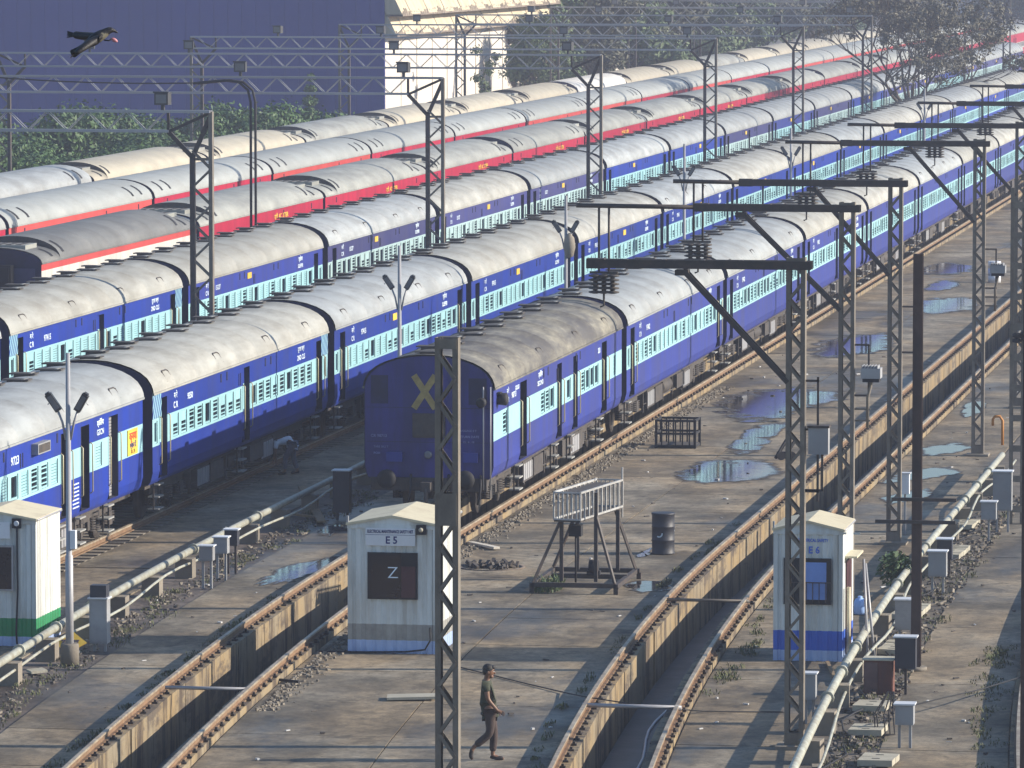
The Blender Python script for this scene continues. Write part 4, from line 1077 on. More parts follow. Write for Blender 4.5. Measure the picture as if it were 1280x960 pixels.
# brown rail poles
def rail_pole(label, X, Y, h, bars=(), w=.22):
    t = thing("rail_pole", label, "pole", (X, Y, 0))
    mb = MB().box(-w / 2, w / 2, -.10, -.075, 0, h).box(-w / 2, w / 2, .075, .10, 0, h).box(-.03, .03, -.075, .075, 0, h)
    for k in range(3):
        for s in (-.05, .05): mb.lathe([(.018, 0), (.018, -.02)], 6, (s, -.10, h - 1.2 - 1.6 * k), 0, 'y')
    ob("post", mb.mesh("post", M_BROWNPOLE), t)
    for z, a, b in bars: ob("crossbar", MB().box(a, b, -.16, -.10, z - .035, z + .035).mesh("crossbar", M_STEELDK), t)
    ob("footing", MB().lathe([(.22, 0), (.22, .08)], 12).mesh("footing", M_BLOCK), t)
rail_pole("plain brown rail pole without an arm, between two lattice masts", -10.14, 107.9, 8.35, [(3.0, -.82, .78), (3.45, -.5, .8)], .19)
rail_pole("dark brown pole cut by the right edge of the photo", -6.36, 86.5, 10.4, (), .17)

# ---------------------------------------------------------------- lighting gantries across the sidings
def gantry(Y, i):
    X0, X1, H = -36.8, -64.6, 9.3
    t = thing("lighting_gantry", ["nearest lattice gantry over the sidings, its post between the second and third blue trains", "second lattice gantry back, post before the middle of the blue trains", "third lattice gantry back over the sidings",
              "fourth lattice gantry back over the sidings", "fifth lattice gantry back over the sidings", "sixth lattice gantry back, its post seen left of the bare tree", "seventh lattice gantry back, lost among the tree branches", "eighth and farthest lattice gantry, near the upper right corner", "ninth gantry far back in the haze"][i],
              "gantry", (X0, Y, 0), 0, "lighting gantries over the sidings")
    L = X1 - X0
    for xb, s in ((0, 1), (L, -1)):
        a, b = xb, xb - s * .58
        ob("post", MB().box(a - .06, a + .06, -.11, .11, 0, H).mesh("post", M_STEEL), t)
        ob("post", MB().box(b - .07, b + .07, -.11, .11, 0, H - 1.35).mesh("post", M_STEELDK), t)
        lc = MB(); z = .4; k = 0
        while z < H - 1.6:
            p, q = (a, b) if k % 2 else (b, a)
            for y in (-.1, .1): lc.bar((p, y, z), (q, y, z + .55), .015, .05, 0, (1, 0, 0))
            z += .55; k += 1
        lc.bar((a, 0, H - 1.45), (b, 0, H - 1.45), .08, .08)
        ob("lacing", lc.mesh("lacing", M_STEEL), t, kind="stuff")
        ob("brace", MB().bar((b, 0, H - 1.4), (a, 0, H - .1), .1, .13).bar((b, 0, H - 1.4), (b - s * .75, 0, H - .62), .1, .13).bar((b - s * .75, 0, H - .62), (b - s * .75, 0, H), .08, .1).bar((b - s * .75, 0, H - .62), (a, 0, H - .03), .07, .09).mesh("brace", M_STEELDK), t)
    for z in (H, H - .6):
        ob("chord", MB().box(L, 0 if z == H else -1.3, -.18, -.09, z - .04, z + .04).box(L, 0 if z == H else -1.3, .09, .18, z - .04, z + .04).mesh("chord", M_GALV), t)
    wb = MB(); x = -1.4; k = 0
    while x > L + .8:
        z0, z1 = (H - .6, H) if k % 2 else (H, H - .6)
        for y in (-.13, .13): wb.bar((x, y, z0), (x - .62, y, z1), .02, .05, 0, (0, 1, 0))
        x -= .62; k += 1
    ob("web", wb.mesh("web", M_GALV), t, kind="stuff")
    rr = random.Random(i)
    for dx in (-1.5, -7.5 - rr.random() * 2, -16 - rr.random() * 3, -23.5 + rr.random()):
        f = ob("floodlight", MB().box(-.22, .22, -.16, .15, .18, .56, 0).box(-.05, .05, -.05, .05, 0, .18, 0).box(-.25, .25, -.2, -.16, .54, .59, 0).mesh("floodlight", M_LAMP), t, (dx, 0, H + .02), (0, 0, rr.uniform(-.25, .25)))
        ob("lens", MB().box(-.17, .17, -.175, -.162, .23, .50).mesh("lens", M_LENS), f)
for i in range(9): gantry(161.8 + 39.2 * i, i)
# goose-neck pole
t = thing("gooseneck_pole", "tall black goose-neck pole bending left above the red trains", "pole", (-43.75, 199.5, 0))
for dx in (-.10, .08):
    ob("tube", MB().path([(dx, 0, 0), (dx, 0, 8.4), (dx - .10, 0, 8.85), (dx - .45, 0, 9.15), (dx - 1.0, 0, 9.22), (dx - 2.2, 0, 9.1)], .05, 8).mesh("tube", M_BLACK), t)
ob("arm_cable", MB().path([(-2.1 - .75 * k, 0, 9.12 - .02 * k + .0035 * k * k) for k in range(12)], .03, 6).mesh("arm_cable", M_BLACK), t)

# ---------------------------------------------------------------- lamp posts
def lamp_post(label, X, Y, h=6.3, base=True, bag=False):
    t = thing("lamp_post", label, "lamp post", (X, Y, 0), 0, "twin lamp posts between the two nearest blue trains")
    if base: ob("footing", MB().lathe([(.19, 0), (.19, .38), (.17, .42)], 16).mesh("footing", M_BLOCK), t)
    ob("pole", MB().path([(0, 0, .1), (0, 0, 2.2), (0, 0, 2.21), (0, 0, h)], [.085, .08, .062, .045], 12).mesh("pole", M_GALV), t)
    for s in (-1, 1):
        ob("arm", MB().path([(s * .05, 0, h - 1.75), (s * .12, 0, h - 1.4), (s * .20, -.03, h - 1.18)], .025, 8).path([(s * .20, 0, h - 1.2), (s * .36, 0, h - .98), (s * .42, 0, h - 1.05)], .012, 6).mesh("arm", M_GALV), t)
        hd = MB(); rot = Matrix.Translation((s * .30, -.06, h - .98)) @ Matrix.Rotation(s * R(32), 4, 'Y') @ Matrix.Rotation(R(12), 4, 'X')
        hd.box(-.07, .07, -.05, .05, -.22, .18, 0, rot); hd.box(-.05, .05, -.062, -.05, -.17, .14, 1, rot); hd.box(-.045, .045, -.04, .04, .18, .22, 0, rot)
        ob("lamp_head", hd.mesh("lamp_head", [M_LAMP, M_LENS]), t)
    if base: ob("switch_box", MB().box(.05, .16, -.12, .02, 2.35, 2.72).mesh("switch_box", M_SIGN), t)
    if bag: ob("hanging_bag", MB().lathe([(.03, 0), (.16, -.15), (.20, -.45), (.13, -.75), (.03, -.8)], 10, (.12, -.05, h - 1.2)).mesh("hanging_bag", M_BLOCK), t)
lamp_post("twin lamp post on a concrete foot at left, beside the green-skirted cabin", -27.08, 106.0)
lamp_post("twin lamp post rising before the second blue train, above the dark end wall", -27.6, 144.2, base=False)
lamp_post("twin lamp post with a hanging bag between the nearest blue trains", -27.6, 172.7, base=False, bag=True)
lamp_post("third thin lamp post back between the nearest blue trains", -27.6, 200.6, 6.9, base=False)
lamp_post("fourth thin lamp post back between the nearest blue trains", -27.6, 234.5, 6.3, base=False)
lamp_post("fifth thin lamp post back between the nearest blue trains", -27.6, 296.7, 6.3, base=False)

# ---------------------------------------------------------------- cabins
def corr(mb, p, q, zs, mis, out, pitch=.21, dep=.028):
    """corrugated sheet from p to q (2-D points), bands between zs"""
    p, q, o = Vector(p), Vector(q), Vector(out); L = (q - p).length; n = max(2, round(L / pitch)); d = (q - p) / n
    pts = []
    for k in range(n):
        for f, e in ((0, 0), (.3, 0), (.45, 1), (.85, 1)): pts.append(p + d * (k + f) + o * dep * e)
    pts.append(q)
    for z0, z1, mi in zip(zs[:-1], zs[1:], mis):
        for a, b in zip(pts[:-1], pts[1:]): mb.quad((a.x, a.y, z0), (b.x, b.y, z0), (b.x, b.y, z1), (a.x, a.y, z1), mi)
def cabin(label, x0, x1, y0, dep, h, bands, mats):
    """bands: list of z, mats one per band; front faces -Y"""
    t = thing("cabin", label, "cabin", ((x0 + x1) / 2, y0 + dep / 2, 0), 0, "site cabins")
    w = (x1 - x0) / 2; d = dep / 2
    for nm, p, q, o in (("front_wall", (-w + .06, -d), (w - .06, -d), (0, -1)), ("side_wall", (w, -d + .06), (w, d - .06), (1, 0)), ("rear_wall", (w - .06, d), (-w + .06, d), (0, 1)), ("side_wall", (-w, d - .06), (-w, -d + .06), (-1, 0))):
        mb = MB(); corr(mb, p, q, bands, list(range(len(mats))), o); ob(nm, mb.mesh(nm, mats), t)
    for sx in (-1, 1):
        for sy in (-1, 1):
            mb = MB()
            for z0, z1, mi in zip(bands[:-1], bands[1:], range(len(mats))): mb.box(*sorted((sx * (w + .022), sx * (w - .065))), *sorted((sy * (d + .034), sy * (d - .065))), z0, z1, mi)
            ob("corner_post", mb.mesh("corner_post", mats), t)
    hh = bands[-1]
    rf = MB()
    for s in (-1, 1):
        a, b = (s * (w + .05), hh + .0), (0, hh + .17)
        rf.quad((a[0], -d - .07, a[1]), (b[0], -d - .07, b[1]), (b[0], d + .1, b[1]), (a[0], d + .1, a[1]), 0)
        rf.quad((a[0], -d - .07, a[1] - .05), (b[0], -d - .07, b[1] - .05), (b[0], d + .1, b[1] - .05), (a[0], d + .1, a[1] - .05), 0)
        rf.quad((a[0], -d - .07, a[1] - .05), (b[0], -d - .07, b[1] - .05), (b[0], -d - .07, b[1]), (a[0], -d - .07, a[1]), 0)
        rf.quad((a[0], -d - .07, a[1] - .05), (a[0], -d - .07, a[1]), (a[0], d + .10, a[1]), (a[0], d + .10, a[1] - .05), 0)
    n = 5
    ob("roof", rf.mesh("roof", M_HUTROOF), t)
    gb = MB()
    ob("gable", MB().poly([(w + .02, d + .03, hh - .04), (-w - .02, d + .03, hh - .04), (0, d + .03, hh + .12)]).mesh("gable", M_HUT), t)
    gb.poly([(-w - .02, -d - .03, hh - .04), (w + .02, -d - .03, hh - .04), (0, -d - .03, hh + .12)])
    gb.box(-w - .03, w + .03, -d - .04, -d - .02, hh - .12, hh - .04)
    for k in range(6): gb.box(-w + .2 + k * .28, -w + .34 + k * .28, -d - .05, -d - .04, hh - .10, hh - .06)
    ob("gable", gb.mesh("gable", M_HUT), t)
    rl = MB().path([(w + .05, -d - .05, hh - .03), (w + .05, d + .05, hh - .03)], .025, 6)
    ob("roof_peg", MB().box(-w - .04, -w, -d - .05, -d, hh, hh + .14).mesh("roof_peg", M_GALV), t)
    ob("roof_edge", rl.mesh("roof_edge", M_GALV), t)
    return t, w, d
# E5
t, w, d = cabin("white corrugated cabin marked E5 with a dark shuttered window", -21.87, -20.05, 108.7, 2.6, 2.7, [0, .27, .60, 2.68], [M_SKIRTPALE, M_SKIRTGREY, M_HUT])
ox = -w
wi = ob("window", MB().box(ox + .40, ox + 1.44, -d - .07, -d - .03, 1.12, 2.08).mesh("window", M_BLACK), t)
ob("shutter", MB().box(ox + .44, ox + 1.10, -d - .082, -d - .07, 1.16, 2.04, 0).box(ox + 1.105, ox + 1.40, -d - .082, -d - .07, 1.16, 1.80, 1).mesh("shutter", [M_GLASS, M_MAROON]), wi)
ob("lettering", text_mesh("Z", .34, M_LETTER, .002, 1.1, -.012), wi, (ox + .93, -d - .086, 1.66), ROT_MY)
sg = ob("sign_board", MB().box(ox + .36, ox + 1.39, -d - .062, -d - .035, 2.22, 2.58, 0).box(ox + .36, ox + 1.39, -d - .066, -d - .062, 2.44, 2.447, 1).mesh("sign_board", [M_SIGN, M_NAVY]), t)
ob("lettering", text_mesh("ELECTRICAL MAINTENANCE SAFETY NET", .092, M_NAVY, .002, .56), sg, (ox + .875, -d - .067, 2.51), ROT_MY)
ob("lettering", text_mesh("E 5", .21, M_NAVY, .002, .95), sg, (ox + .90, -d - .067, 2.33), ROT_MY)
ob("bulkhead_lamp", MB().box(ox + 1.42, ox + 1.62, -d - .09, -d - .03, 2.46, 2.66, 0).lathe([(.05, -d - .09), (.045, -d - .12), (.02, -d - .14)], 12, (ox + 1.52, 0, 2.56), 1, 'y').mesh("bulkhead_lamp", [M_BLACK, M_BLOCKPALE]), t)
ob("cable_loop", MB().path([(ox + 1.7, -d - .05, .55), (ox + 1.72, -d - .12, .3), (ox + 1.6, -d - .1, .1), (ox + 1.2, -d - .12, .05), (ox + .4, -d - .14, .03), (ox - .6, -d - .2, .03)], .02, 6).mesh("cable_loop", M_BLACK), t)
# left cabin
t, w, d = cabin("white cabin with a green skirt, cut by the left edge", -30.25, -28.44, 108.5, 1.95, 2.7, [0, .2, .58, 2.66], [M_SKIRTPALE, M_SKIRTGREEN, M_HUT])
ob("window", MB().box(w - 1.5, w - .45, -d - .07, -d - .03, 1.15, 2.1, 1).box(w - 1.46, w - .49, -d - .074, -d - .07, 1.19, 2.06, 0).mesh("window", [M_GLASS, M_GALV]), t)
sg = ob("sign_board", MB().box(w - 1.5, w - .52, -d - .062, -d - .035, 2.24, 2.58, 0).mesh("sign_board", M_SIGN), t)
ob("lettering", text_mesh("SAFETY HUT", .1, M_NAVY, .002, .8), sg, (w - .95, -d - .065, 2.5), ROT_MY)
ob("bulkhead_lamp", MB().box(w - .47, w - .28, -d - .09, -d - .03, 2.46, 2.66, 0).lathe([(.06, -d - .09), (.05, -d - .12)], 12, (w - .37, 0, 2.56), 1, 'y').mesh("bulkhead_lamp", [M_BLACK, M_SIGN]), t)
ob("supply_cable", MB().path([(w - .37, -d - .06, 2.46), (w - .36, -d - .06, 1.2), (w - .40, -d - .06, .3), (w - .38, -d - .08, .05)], .02, 6).mesh("supply_cable", M_BLACK), t)
# blue skirted cabin
t, w, d = cabin("white cabin with a blue skirt and barred blue window, behind the nearest arm mast", -13.12, -11.75, 108.95, 1.9, 2.75, [0, .22, .62, 2.70], [M_SKIRTPALE, M_SKIRTBLUE, M_HUT])
wi = ob("window", MB().box(-w + .19, -w + 1.16, -d - .075, -d - .03, 1.16, 2.10, 0).box(-w + .55, -w + 1.06, -d - .079, -d - .075, 1.26, 2.02, 1).mesh("window", [M_BLACK, pmat("blue curtain", (.14, .24, .55), .2, .7)]), t)
gr = MB()
for k in range(7): gr.box(-w + .26 + .13 * k, -w + .275 + .13 * k, -d - .11, -d - .095, 1.2, 1.62)
gr.box(-w + .2, -w + 1.15, -d - .11, -d - .095, 1.60, 1.62)
ob("grille", gr.mesh("grille", M_STEELDK), wi)
ob("lettering", text_mesh("ELECTRICAL SAFETY", .09, M_SKIRTBLUE, .002, .75), t, (.1, -d - .036, 2.46), ROT_MY)
ob("lettering", text_mesh("E 6", .2, M_SKIRTBLUE, .002, .9), t, (.12, -d - .036, 2.26), ROT_MY)
ob("door", MB().box(w + .035, w + .06, -.55, .35, .1, 2.0).mesh("door", M_MAROON), t)
ob("awning", MB().box(w + .02, w + .28, -.7, .5, 2.08, 2.12).mesh("awning", M_HUTROOF), t)
ob("drain_pipe", MB().path([(w + .12, -.75, .1), (w + .12, -.75, 1.5)], .04, 8).mesh("drain_pipe", M_HUTROOF), t)
ob("lean_pole", MB().path([(w + .5, -.6, .05), (w + .35, -.1, 2.0)], .03, 6).path([(w + .62, -.5, .05), (w + .38, 0, 1.9)], .03, 6).mesh("lean_pole", M_GALV), t)

# ---------------------------------------------------------------- pipes with supports
def pipe(label, fx_, y0, y1, seed, blocks_every=3.6):
    t = thing("service_pipe", label, "pipe", (0, 0, 0))
    ys = [y0 + (y1 - y0) * k / 40 for k in range(41)]
    ob("tube", MB().path([(fx_(y), y, .52) for y in ys], .082, 12).mesh("tube", M_PIPE), t)
    ob("side_tube", MB().path([(fx_(y) + .26 + .10 * math.sin(y * .35), y, .34 + .05 * math.sin(y * .6)) for y in ys], .03, 8).mesh("side_tube", M_PIPE), t)
    y = y0 + 1.0; rr = random.Random(seed)
    while y < y1:
        x = fx_(y) + .03
        ob("support_block", MB().box(-.2 + .0, .2, -.2, .2, -.03, .425).mesh("support_block", M_BLOCK), t, (x, y, 0), (0, 0, rr.uniform(-.1, .1)))
        if int(y) % 2 == 0: ob("flange", MB().lathe([(.13, -.04), (.13, .04)], 12, (0, 0, .52), 0, 'y').mesh("flange", M_PIPE), t, (fx_(y + 1), y + 1, 0))
        y += blocks_every
fPL = lambda Y: -28.28 + bend(.00100, 130)(Y)
fPR = lambda Y: -11.58 + bend(.00068, 128)(Y)
pipe("grey pipe on concrete blocks between the two nearest blue trains", fPL, 84, 152, 2)
pipe("grey pipe on blocks running beside the blue-skirted cabin", fPR, 80, 148, 4)

# ---------------------------------------------------------------- yard furniture
def post_box(label, px, py, bw, bh, top, mat=M_BOX, depth=.25, legs=2, cat="cabinet", name="post_box", hood=True):
    p = G(px, py)
    t = thing(name, label, cat, (p.x, p.y, 0), 0)
    ob("housing", MB().box(-bw / 2, bw / 2, -depth / 2, depth / 2, top - bh, top).box(-bw / 2 + .03, bw / 2 - .03, -depth / 2 - .008, -depth / 2, top - bh + .03, top - .03).mesh("housing", mat), t)
    if hood: ob("lid", MB().box(-bw / 2 - .03, bw / 2 + .03, -depth / 2 - .04, depth / 2 + .03, top + .002, top + .03).mesh("lid", M_SIGN), t)
    for s in ((-1, 1) if legs == 2 else (0,)): ob("leg", MB().box(s * bw * .3 - .025, s * bw * .3 + .025, -.03, .03, -.02, top - bh).mesh("leg", M_STEELDK if mat is M_BOXDK else M_BOX), t)
    return t
post_box("left of three small grey boxes on posts by the left pipe", 259, 735, .31, .32, .95)
post_box("middle of three small grey boxes on posts by the left pipe", 277, 725, .32, .36, .98)
post_box("right of three small grey boxes on posts by the left pipe", 290, 716, .30, .36, 1.0, M_BOXDK)
t = post_box("tall pale cabinet with a dark top beside the twin lamp post", 125, 813, .37, .92, 1.08, M_BOX, .3, 2, hood=True)
ob("top_box", MB().box(-.17, .17, -.14, .14, 1.11, 1.36).mesh("top_box", M_BOXDK), t)
post_box("dark upright box at the far end of the left pipe", 428, 650, .42, 1.05, 1.25, M_BOXDK, .35)
post_box("dark cabinet on a post with white edges, below the brown rail pole", 1132, 868, .40, .60, 1.12, M_BOXDK, .3, 1)
post_box("small grey box with a white lid and dangling cables at bottom right", 1131, 935, .33, .36, .80, M_BOX, .3, 2)
post_box("grey box on posts right of the shrub", 1172, 742, .40, .55, .95, M_BOX, .3)
post_box("grey box on posts behind another, below the crossbars", 1181, 720, .34, .45, .85, M_BOXDK, .3)
post_box("grey cabinet near the right edge beside the batten mast", 1253, 665, .46, .95, 1.5, M_BOX, .35, 2)
post_box("low grey box on a single post near the right edge", 1236, 676, .36, .42, .95, M_BOX, .3, 1)
post_box("small pale box on a post beside the third arm mast", 1131, 668, .22, .5, 1.5, M_SIGN, .2, 1)
post_box("squat grey box beside the mast foot before the blue-skirted cabin", 1012, 905, .24, .48, .95, M_BOX, .25, 2)
post_box("pale cabinet behind the brown rail pole foot", 1132, 800, .42, .62, .85, M_BOX, .35, 2)
p = G(1099, 866)
t = thing("rusty_cabinet", "rusty brown two-door cabinet beside the grey pipe at right", "cabinet", (p.x, p.y, 0))
ob("housing", MB().box(-.28, .28, -.22, .22, 0, .66).mesh("housing", M_BOXBROWN), t)
ob("door", MB().box(-.27, -.01, -.24, -.222, .03, .62).mesh("door", pmat("faded brown door", (.13, .08, .075), .3, .7, scale=4)), t)
ob("door", MB().box(.01, .27, -.24, -.222, .03, .62).mesh("door", M_BOXBROWN), t)
ob("lid", MB().box(-.31, .31, -.26, .25, .662, .69).mesh("lid", M_BLOCKPALE), t)
cov = [("concrete trench cover below the rusty cabinet", 1090, 888, .62, .9), ("slotted concrete trench cover at bottom right, left of the grey box", 1085, 918, .62, .8), ("concrete trench cover cut by the bottom edge", 1098, 956, .62, .9),
       ("concrete trench cover behind the rusty cabinet", 1120, 815, .55, 1.6), ("concrete trench cover below the shrub", 1138, 770, .6, 2.0), ("concrete trench cover beyond the brown rail pole", 1190, 695, .6, 2.0), ("far concrete trench cover right of the crossbars", 1205, 660, .6, 1.6)]
for lb, x, y, w_, l_ in cov:
    p = G(x, y)
    t = thing("trench_cover", lb, "trench cover", (p.x, p.y, 0), -.05, "concrete trench covers")
    n = max(2, round(l_ / .42))
    for k in range(n):
        mb = MB().box(-w_ / 2, w_ / 2, l_ * k / n - l_ / 2 + .012, l_ * (k + 1) / n - l_ / 2 - .012, .04, .15)
        mb.box(-.08, .06, l_ * (k + .5) / n - l_ / 2 - .03, l_ * (k + .5) / n - l_ / 2 + .03, .151, .154, 1)
        ob("slab", mb.mesh("slab", [M_BLOCKPALE, M_BLACK]), t, (0, 0, random.uniform(-.01, .012)), (random.uniform(-.012, .012), random.uniform(-.015, .015), 0))
# dangling cables at bottom right
p = G(1122, 915); mb = MB()
for k in range(5):
    a = random.uniform(-.25, .25); mb.path([(p.x - .15 + a * .3, p.y, .75), (p.x - .3 + a, p.y - .3, .35), (p.x - .25 + a, p.y - .5, .03), (p.x - .6 + a, p.y - .7, .02)], .015, 6)
tag(ob("loose_cables", mb.mesh("loose_cables", M_BLACK)), "black cables dangling round the grey box at bottom right", "cables")
# orange bent pipe
p = G(1253, 556)
tag(ob("bent_pipe", MB().path([(0, 0, 0), (0, 0, .7), (-.08, 0, .82), (-.22, 0, .82), (-.28, 0, .74), (-.28, 0, .55)], .04, 8).mesh("bent_pipe", M_ORANGE), None, (p.x, p.y, 0)), "orange hooked vent pipe near the right edge", "pipe")
p = G(1075, 768)
tag(ob("plastic_can", MB().lathe([(.11, 0), (.14, .03), (.14, .26), (.10, .34), (.05, .36), (.05, .40)], 14).mesh("plastic_can", M_CANBLUE), None, (p.x, p.y, 0)), "pale blue plastic can right of the blue-skirted cabin", "can")
# black drum
p = G(829, 692)
t = thing("drum", "black oil drum with a white mark standing alone on the wet apron", "drum", (p.x, p.y, 0))
ob("shell", MB().lathe([(.26, 0), (.285, .01), (.285, .03), (.27, .05), (.27, .32), (.283, .335), (.27, .35), (.27, .64), (.283, .655), (.27, .67), (.27, .93), (.285, .95), (.285, .98), (.26, .985)], 24).mesh("shell", M_BOXDK), t)
mk = MB()
for k in range(7):
    a0, a1 = -2.2 + .35 * k, -2.2 + .35 * (k + .8)
    for r0, r1 in ((.055, .09),):
        mk.quad((-.06 + r0 * math.cos(a0), -.277, .50 + r0 * math.sin(a0)), (-.06 + r1 * math.cos(a0), -.277, .50 + r1 * math.sin(a0)), (-.06 + r1 * math.cos(a1), -.277, .50 + r1 * math.sin(a1)), (-.06 + r0 * math.cos(a1), -.277, .50 + r0 * math.sin(a1)))
ob("mark", mk.mesh("mark", M_LETTER), t)
ob("lid", MB().lathe([(.255, .975), (.255, .978)], 24).mesh("lid", M_GALV), t)
p = G(1243, 353)
t = thing("drum", "blue and white striped drum far back on the apron by the right edge", "drum", (p.x, p.y, 0))
ob("shell", MB().lathe([(.27, 0), (.27, .3)], 18, (0, 0, 0), 0).lathe([(.27, .301), (.27, .6)], 18, (0, 0, 0), 1).lathe([(.27, .601), (.27, .9)], 18, (0, 0, 0), 0).mesh("shell", [M_SIGN, M_SKIRTPALE]), t)
# black crate
p = G(845, 560)
t = thing("wire_crate", "black barred crate on the apron beside the rightmost blue train", "crate", (p.x, p.y + .4, 0), 0)
W, D, Hh = .56, .5, .82
fr_ = MB()
for x in (-W, W):
    for y in (-D, D): fr_.box(x - .035, x + .035, y - .035, y + .035, 0, Hh)
for z in (.05, .42, Hh - .03):
    for y in (-D, D): fr_.box(-W, W, y - .02, y + .02, z - .03, z + .03)
    for x in (-W, W): fr_.box(x - .02, x + .02, -D, D, z - .031, z + .031)
ob("frame", fr_.mesh("frame", M_BLACK), t)
for k in range(5):
    for y in (-D, D): ob("bar", MB().box(-.02, .02, -.012, .012, .02, Hh - .02).mesh("bar", M_BLACK), t, (-W + W * 2 * (k + .8) / 5.6, y, 0))
ob("floor_panel", MB().box(-W, W, -D, D, .08, .10).mesh("floor_panel", M_UNDER), t)
# inspection platform
p0 = G(665, 741)
t = thing("work_platform", "dark steel stand carrying a white railed ladder platform on the apron", "work platform", (p0.x, p0.y, 0), -.0)
fr_ = MB()
BW, BD = 1.9, 3.0
fr_.box(0, BW, -.05, .05, .14, .24).box(0, BW + .1, BD - .05, BD + .05, .14, .24).box(-.05, .05, -.05, BD, .13, .23).box(BW - .05, BW + .05, -.05, BD, .13, .23).box(.2, BW, BD * .55, BD * .55 + .1, .15, .25)
for x, y in ((0, 0), (BW, 0), (.0, BD), (BW + .08, BD)): fr_.box(x - .05, x + .05, y - .05, y + .05, 0, .15)
ob("base_frame", fr_.mesh("base_frame", M_STEELDK), t)
for (x, y, xt, yt) in ((.62, .3, .62, .3), (1.40, .3, 1.40, .3), (.62, 2.6, .62, 2.6), (1.55, 2.6, 1.55, 2.6)):
    ob("leg", MB().bar((x, y, .24), (xt, yt, 2.25 if x == 1.40 and y < 1 else 1.62), .08, .08).mesh("leg", M_STEELDK), t)
for a, b in (((.03, 0, .24), (.60, .25, 1.6)), ((BW - .03, 0, .24), (1.40, .3, 1.75)), ((BW, BD, .24), (1.5, 2.6, 1.6)), ((.0, BD, .24), (.62, 2.6, 1.6))):
    ob("brace", MB().bar(a, b, .05, .06).mesh("brace", M_STEELDK), t)
ob("winch", MB().box(.78, 1.06, .3, .6, 1.25, 1.5).path([(.92, .45, .2), (.92, .45, 1.3)], .025, 6).mesh("winch", M_BLACK), t)
ob("drum", MB().lathe([(.16, -.1), (.16, .1)], 14, (1.15, 1.6, .42), 0, 'x').box(1.0, 1.3, 1.5, 1.7, .24, .34).mesh("drum", M_BLACK), t)
ct = Matrix.Translation((.48, .1, 1.60)) @ Matrix.Rotation(-.16, 4, 'Z')
deck = MB().box(0, .62, 0, 3.1, 0, .04, 0, ct)
ob("deck", deck.mesh("deck", M_UNDER), t)
for sx in (0, .62):
    rl = MB()
    for z in (.06, .66): rl.box(sx - .02, sx + .02, 0, 3.1, z - .022, z + .022, 0, ct)
    ob("rail", rl.mesh("rail", M_GALVP), t)
    for k in range(11): ob("baluster", MB().box(sx - .017, sx + .017, 3.1 * k / 10 - .02, 3.1 * k / 10 + .02, .08, .64, 0, ct).mesh("baluster", M_GALVP), t)
for y in (0, 3.1):
    er = MB(); er.box(0, .62, y - .018, y + .018, .04, .075, 0, ct); er.box(0, .62, y - .018, y + .018, .645, .675, 0, ct)
    for k in range(5): er.box(.1 + .105 * k, .125 + .105 * k, y - .012, y + .012, .05, .65, 0, ct)
    if y: er.box(.60, .63, 3.08, 3.12, -.2, .95, 0, ct)
    ob("end_rail", er.mesh("end_rail", M_GALVP), t)
ob("top_sheet", MB().box(.03, .59, .15, 2.9, .60, .615, 0, ct).mesh("top_sheet", M_UNDER), t)
# yellow warning board leaning on the post
p = G(88, 800)
t = thing("warning_board", "yellow diamond board leaning behind the lamp post foot", "sign", (-27.50, 107.5, .03), 0)
rot = Matrix.Rotation(R(-38), 4, 'X')
ob("board", MB().poly([tuple(rot @ Vector(q)) for q in ((-.36, 0, .24), (0, 0, -.02), (.36, 0, .24), (0, 0, .52))]).poly([tuple(rot @ Vector(q)) for q in ((0, .02, .52), (.36, .02, .24), (0, .02, -.02), (-.36, .02, .24))]).mesh("board", M_YELLOW), t)
tm = text_mesh("सावधान", .13, M_NAVY, .002, 1.0)
ob("lettering", tm, t, tuple(rot @ Vector((.0, -.006, .25))), (math.pi / 2 + R(-38), 0, 0))
# bars lying across the pits, planks, stray pieces
def rod(label, p, q, r, mat, name="cross_bar", cat="bar"):
    tag(ob(name, MB().path([p, q], r, 8).mesh(name, mat)), label, cat)
a, b = G(213, 860, .25), G(300, 861, .25)
rod("pale bar lying across the left pit", (a.x - .1, a.y, .26), (b.x + .2, b.y - .1, .26), .035, M_GALV)
a, b = G(735, 882, .25), G(842, 885, .25)
rod("pale bar lying across the right pit near the walking man", (a.x - .1, a.y, .26), (b.x + .15, b.y, .26), .04, M_GALV)
a, b = G(838, 750, .25), G(925, 752, .25)
rod("bar lying across the right pit near the drum", (a.x - .1, a.y, .26), (b.x + .2, b.y, .26), .035, M_STEEL)
for lb, x0_, y0_, x1_, y1_, w_, mt in (("bleached plank on the ground beside the E5 cabin", 588, 680, 621, 688, .16, M_PLANKPALE), ("pale slab lying on the concrete left of the foreground mast", 484, 874, 545, 874, .5, M_BLOCKPALE), ("dark strip lying on the concrete by the left pit", 348, 852, 374, 856, .05, M_BLACK),
                                     ("timber leaning pieces by the far end of the left pipe", 350, 642, 398, 650, .12, M_WOOD), ("second timber by the far end of the left pipe", 378, 610, 402, 655, .22, M_WOOD), ("small pale slab beside the lamp post foot", 36, 842, 56, 841, .4, M_BLOCKPALE),
                                     ("brown plank leaning on the ground before the blue-skirted cabin", 1034, 830, 1047, 858, .07, M_WOOD)):
    a, b = G(x0_, y0_), G(x1_, y1_)
    tag(ob("plank", MB().bar((a.x, a.y, .04), (b.x, b.y, .06), w_, .05).mesh("plank", mt)), lb, "plank")
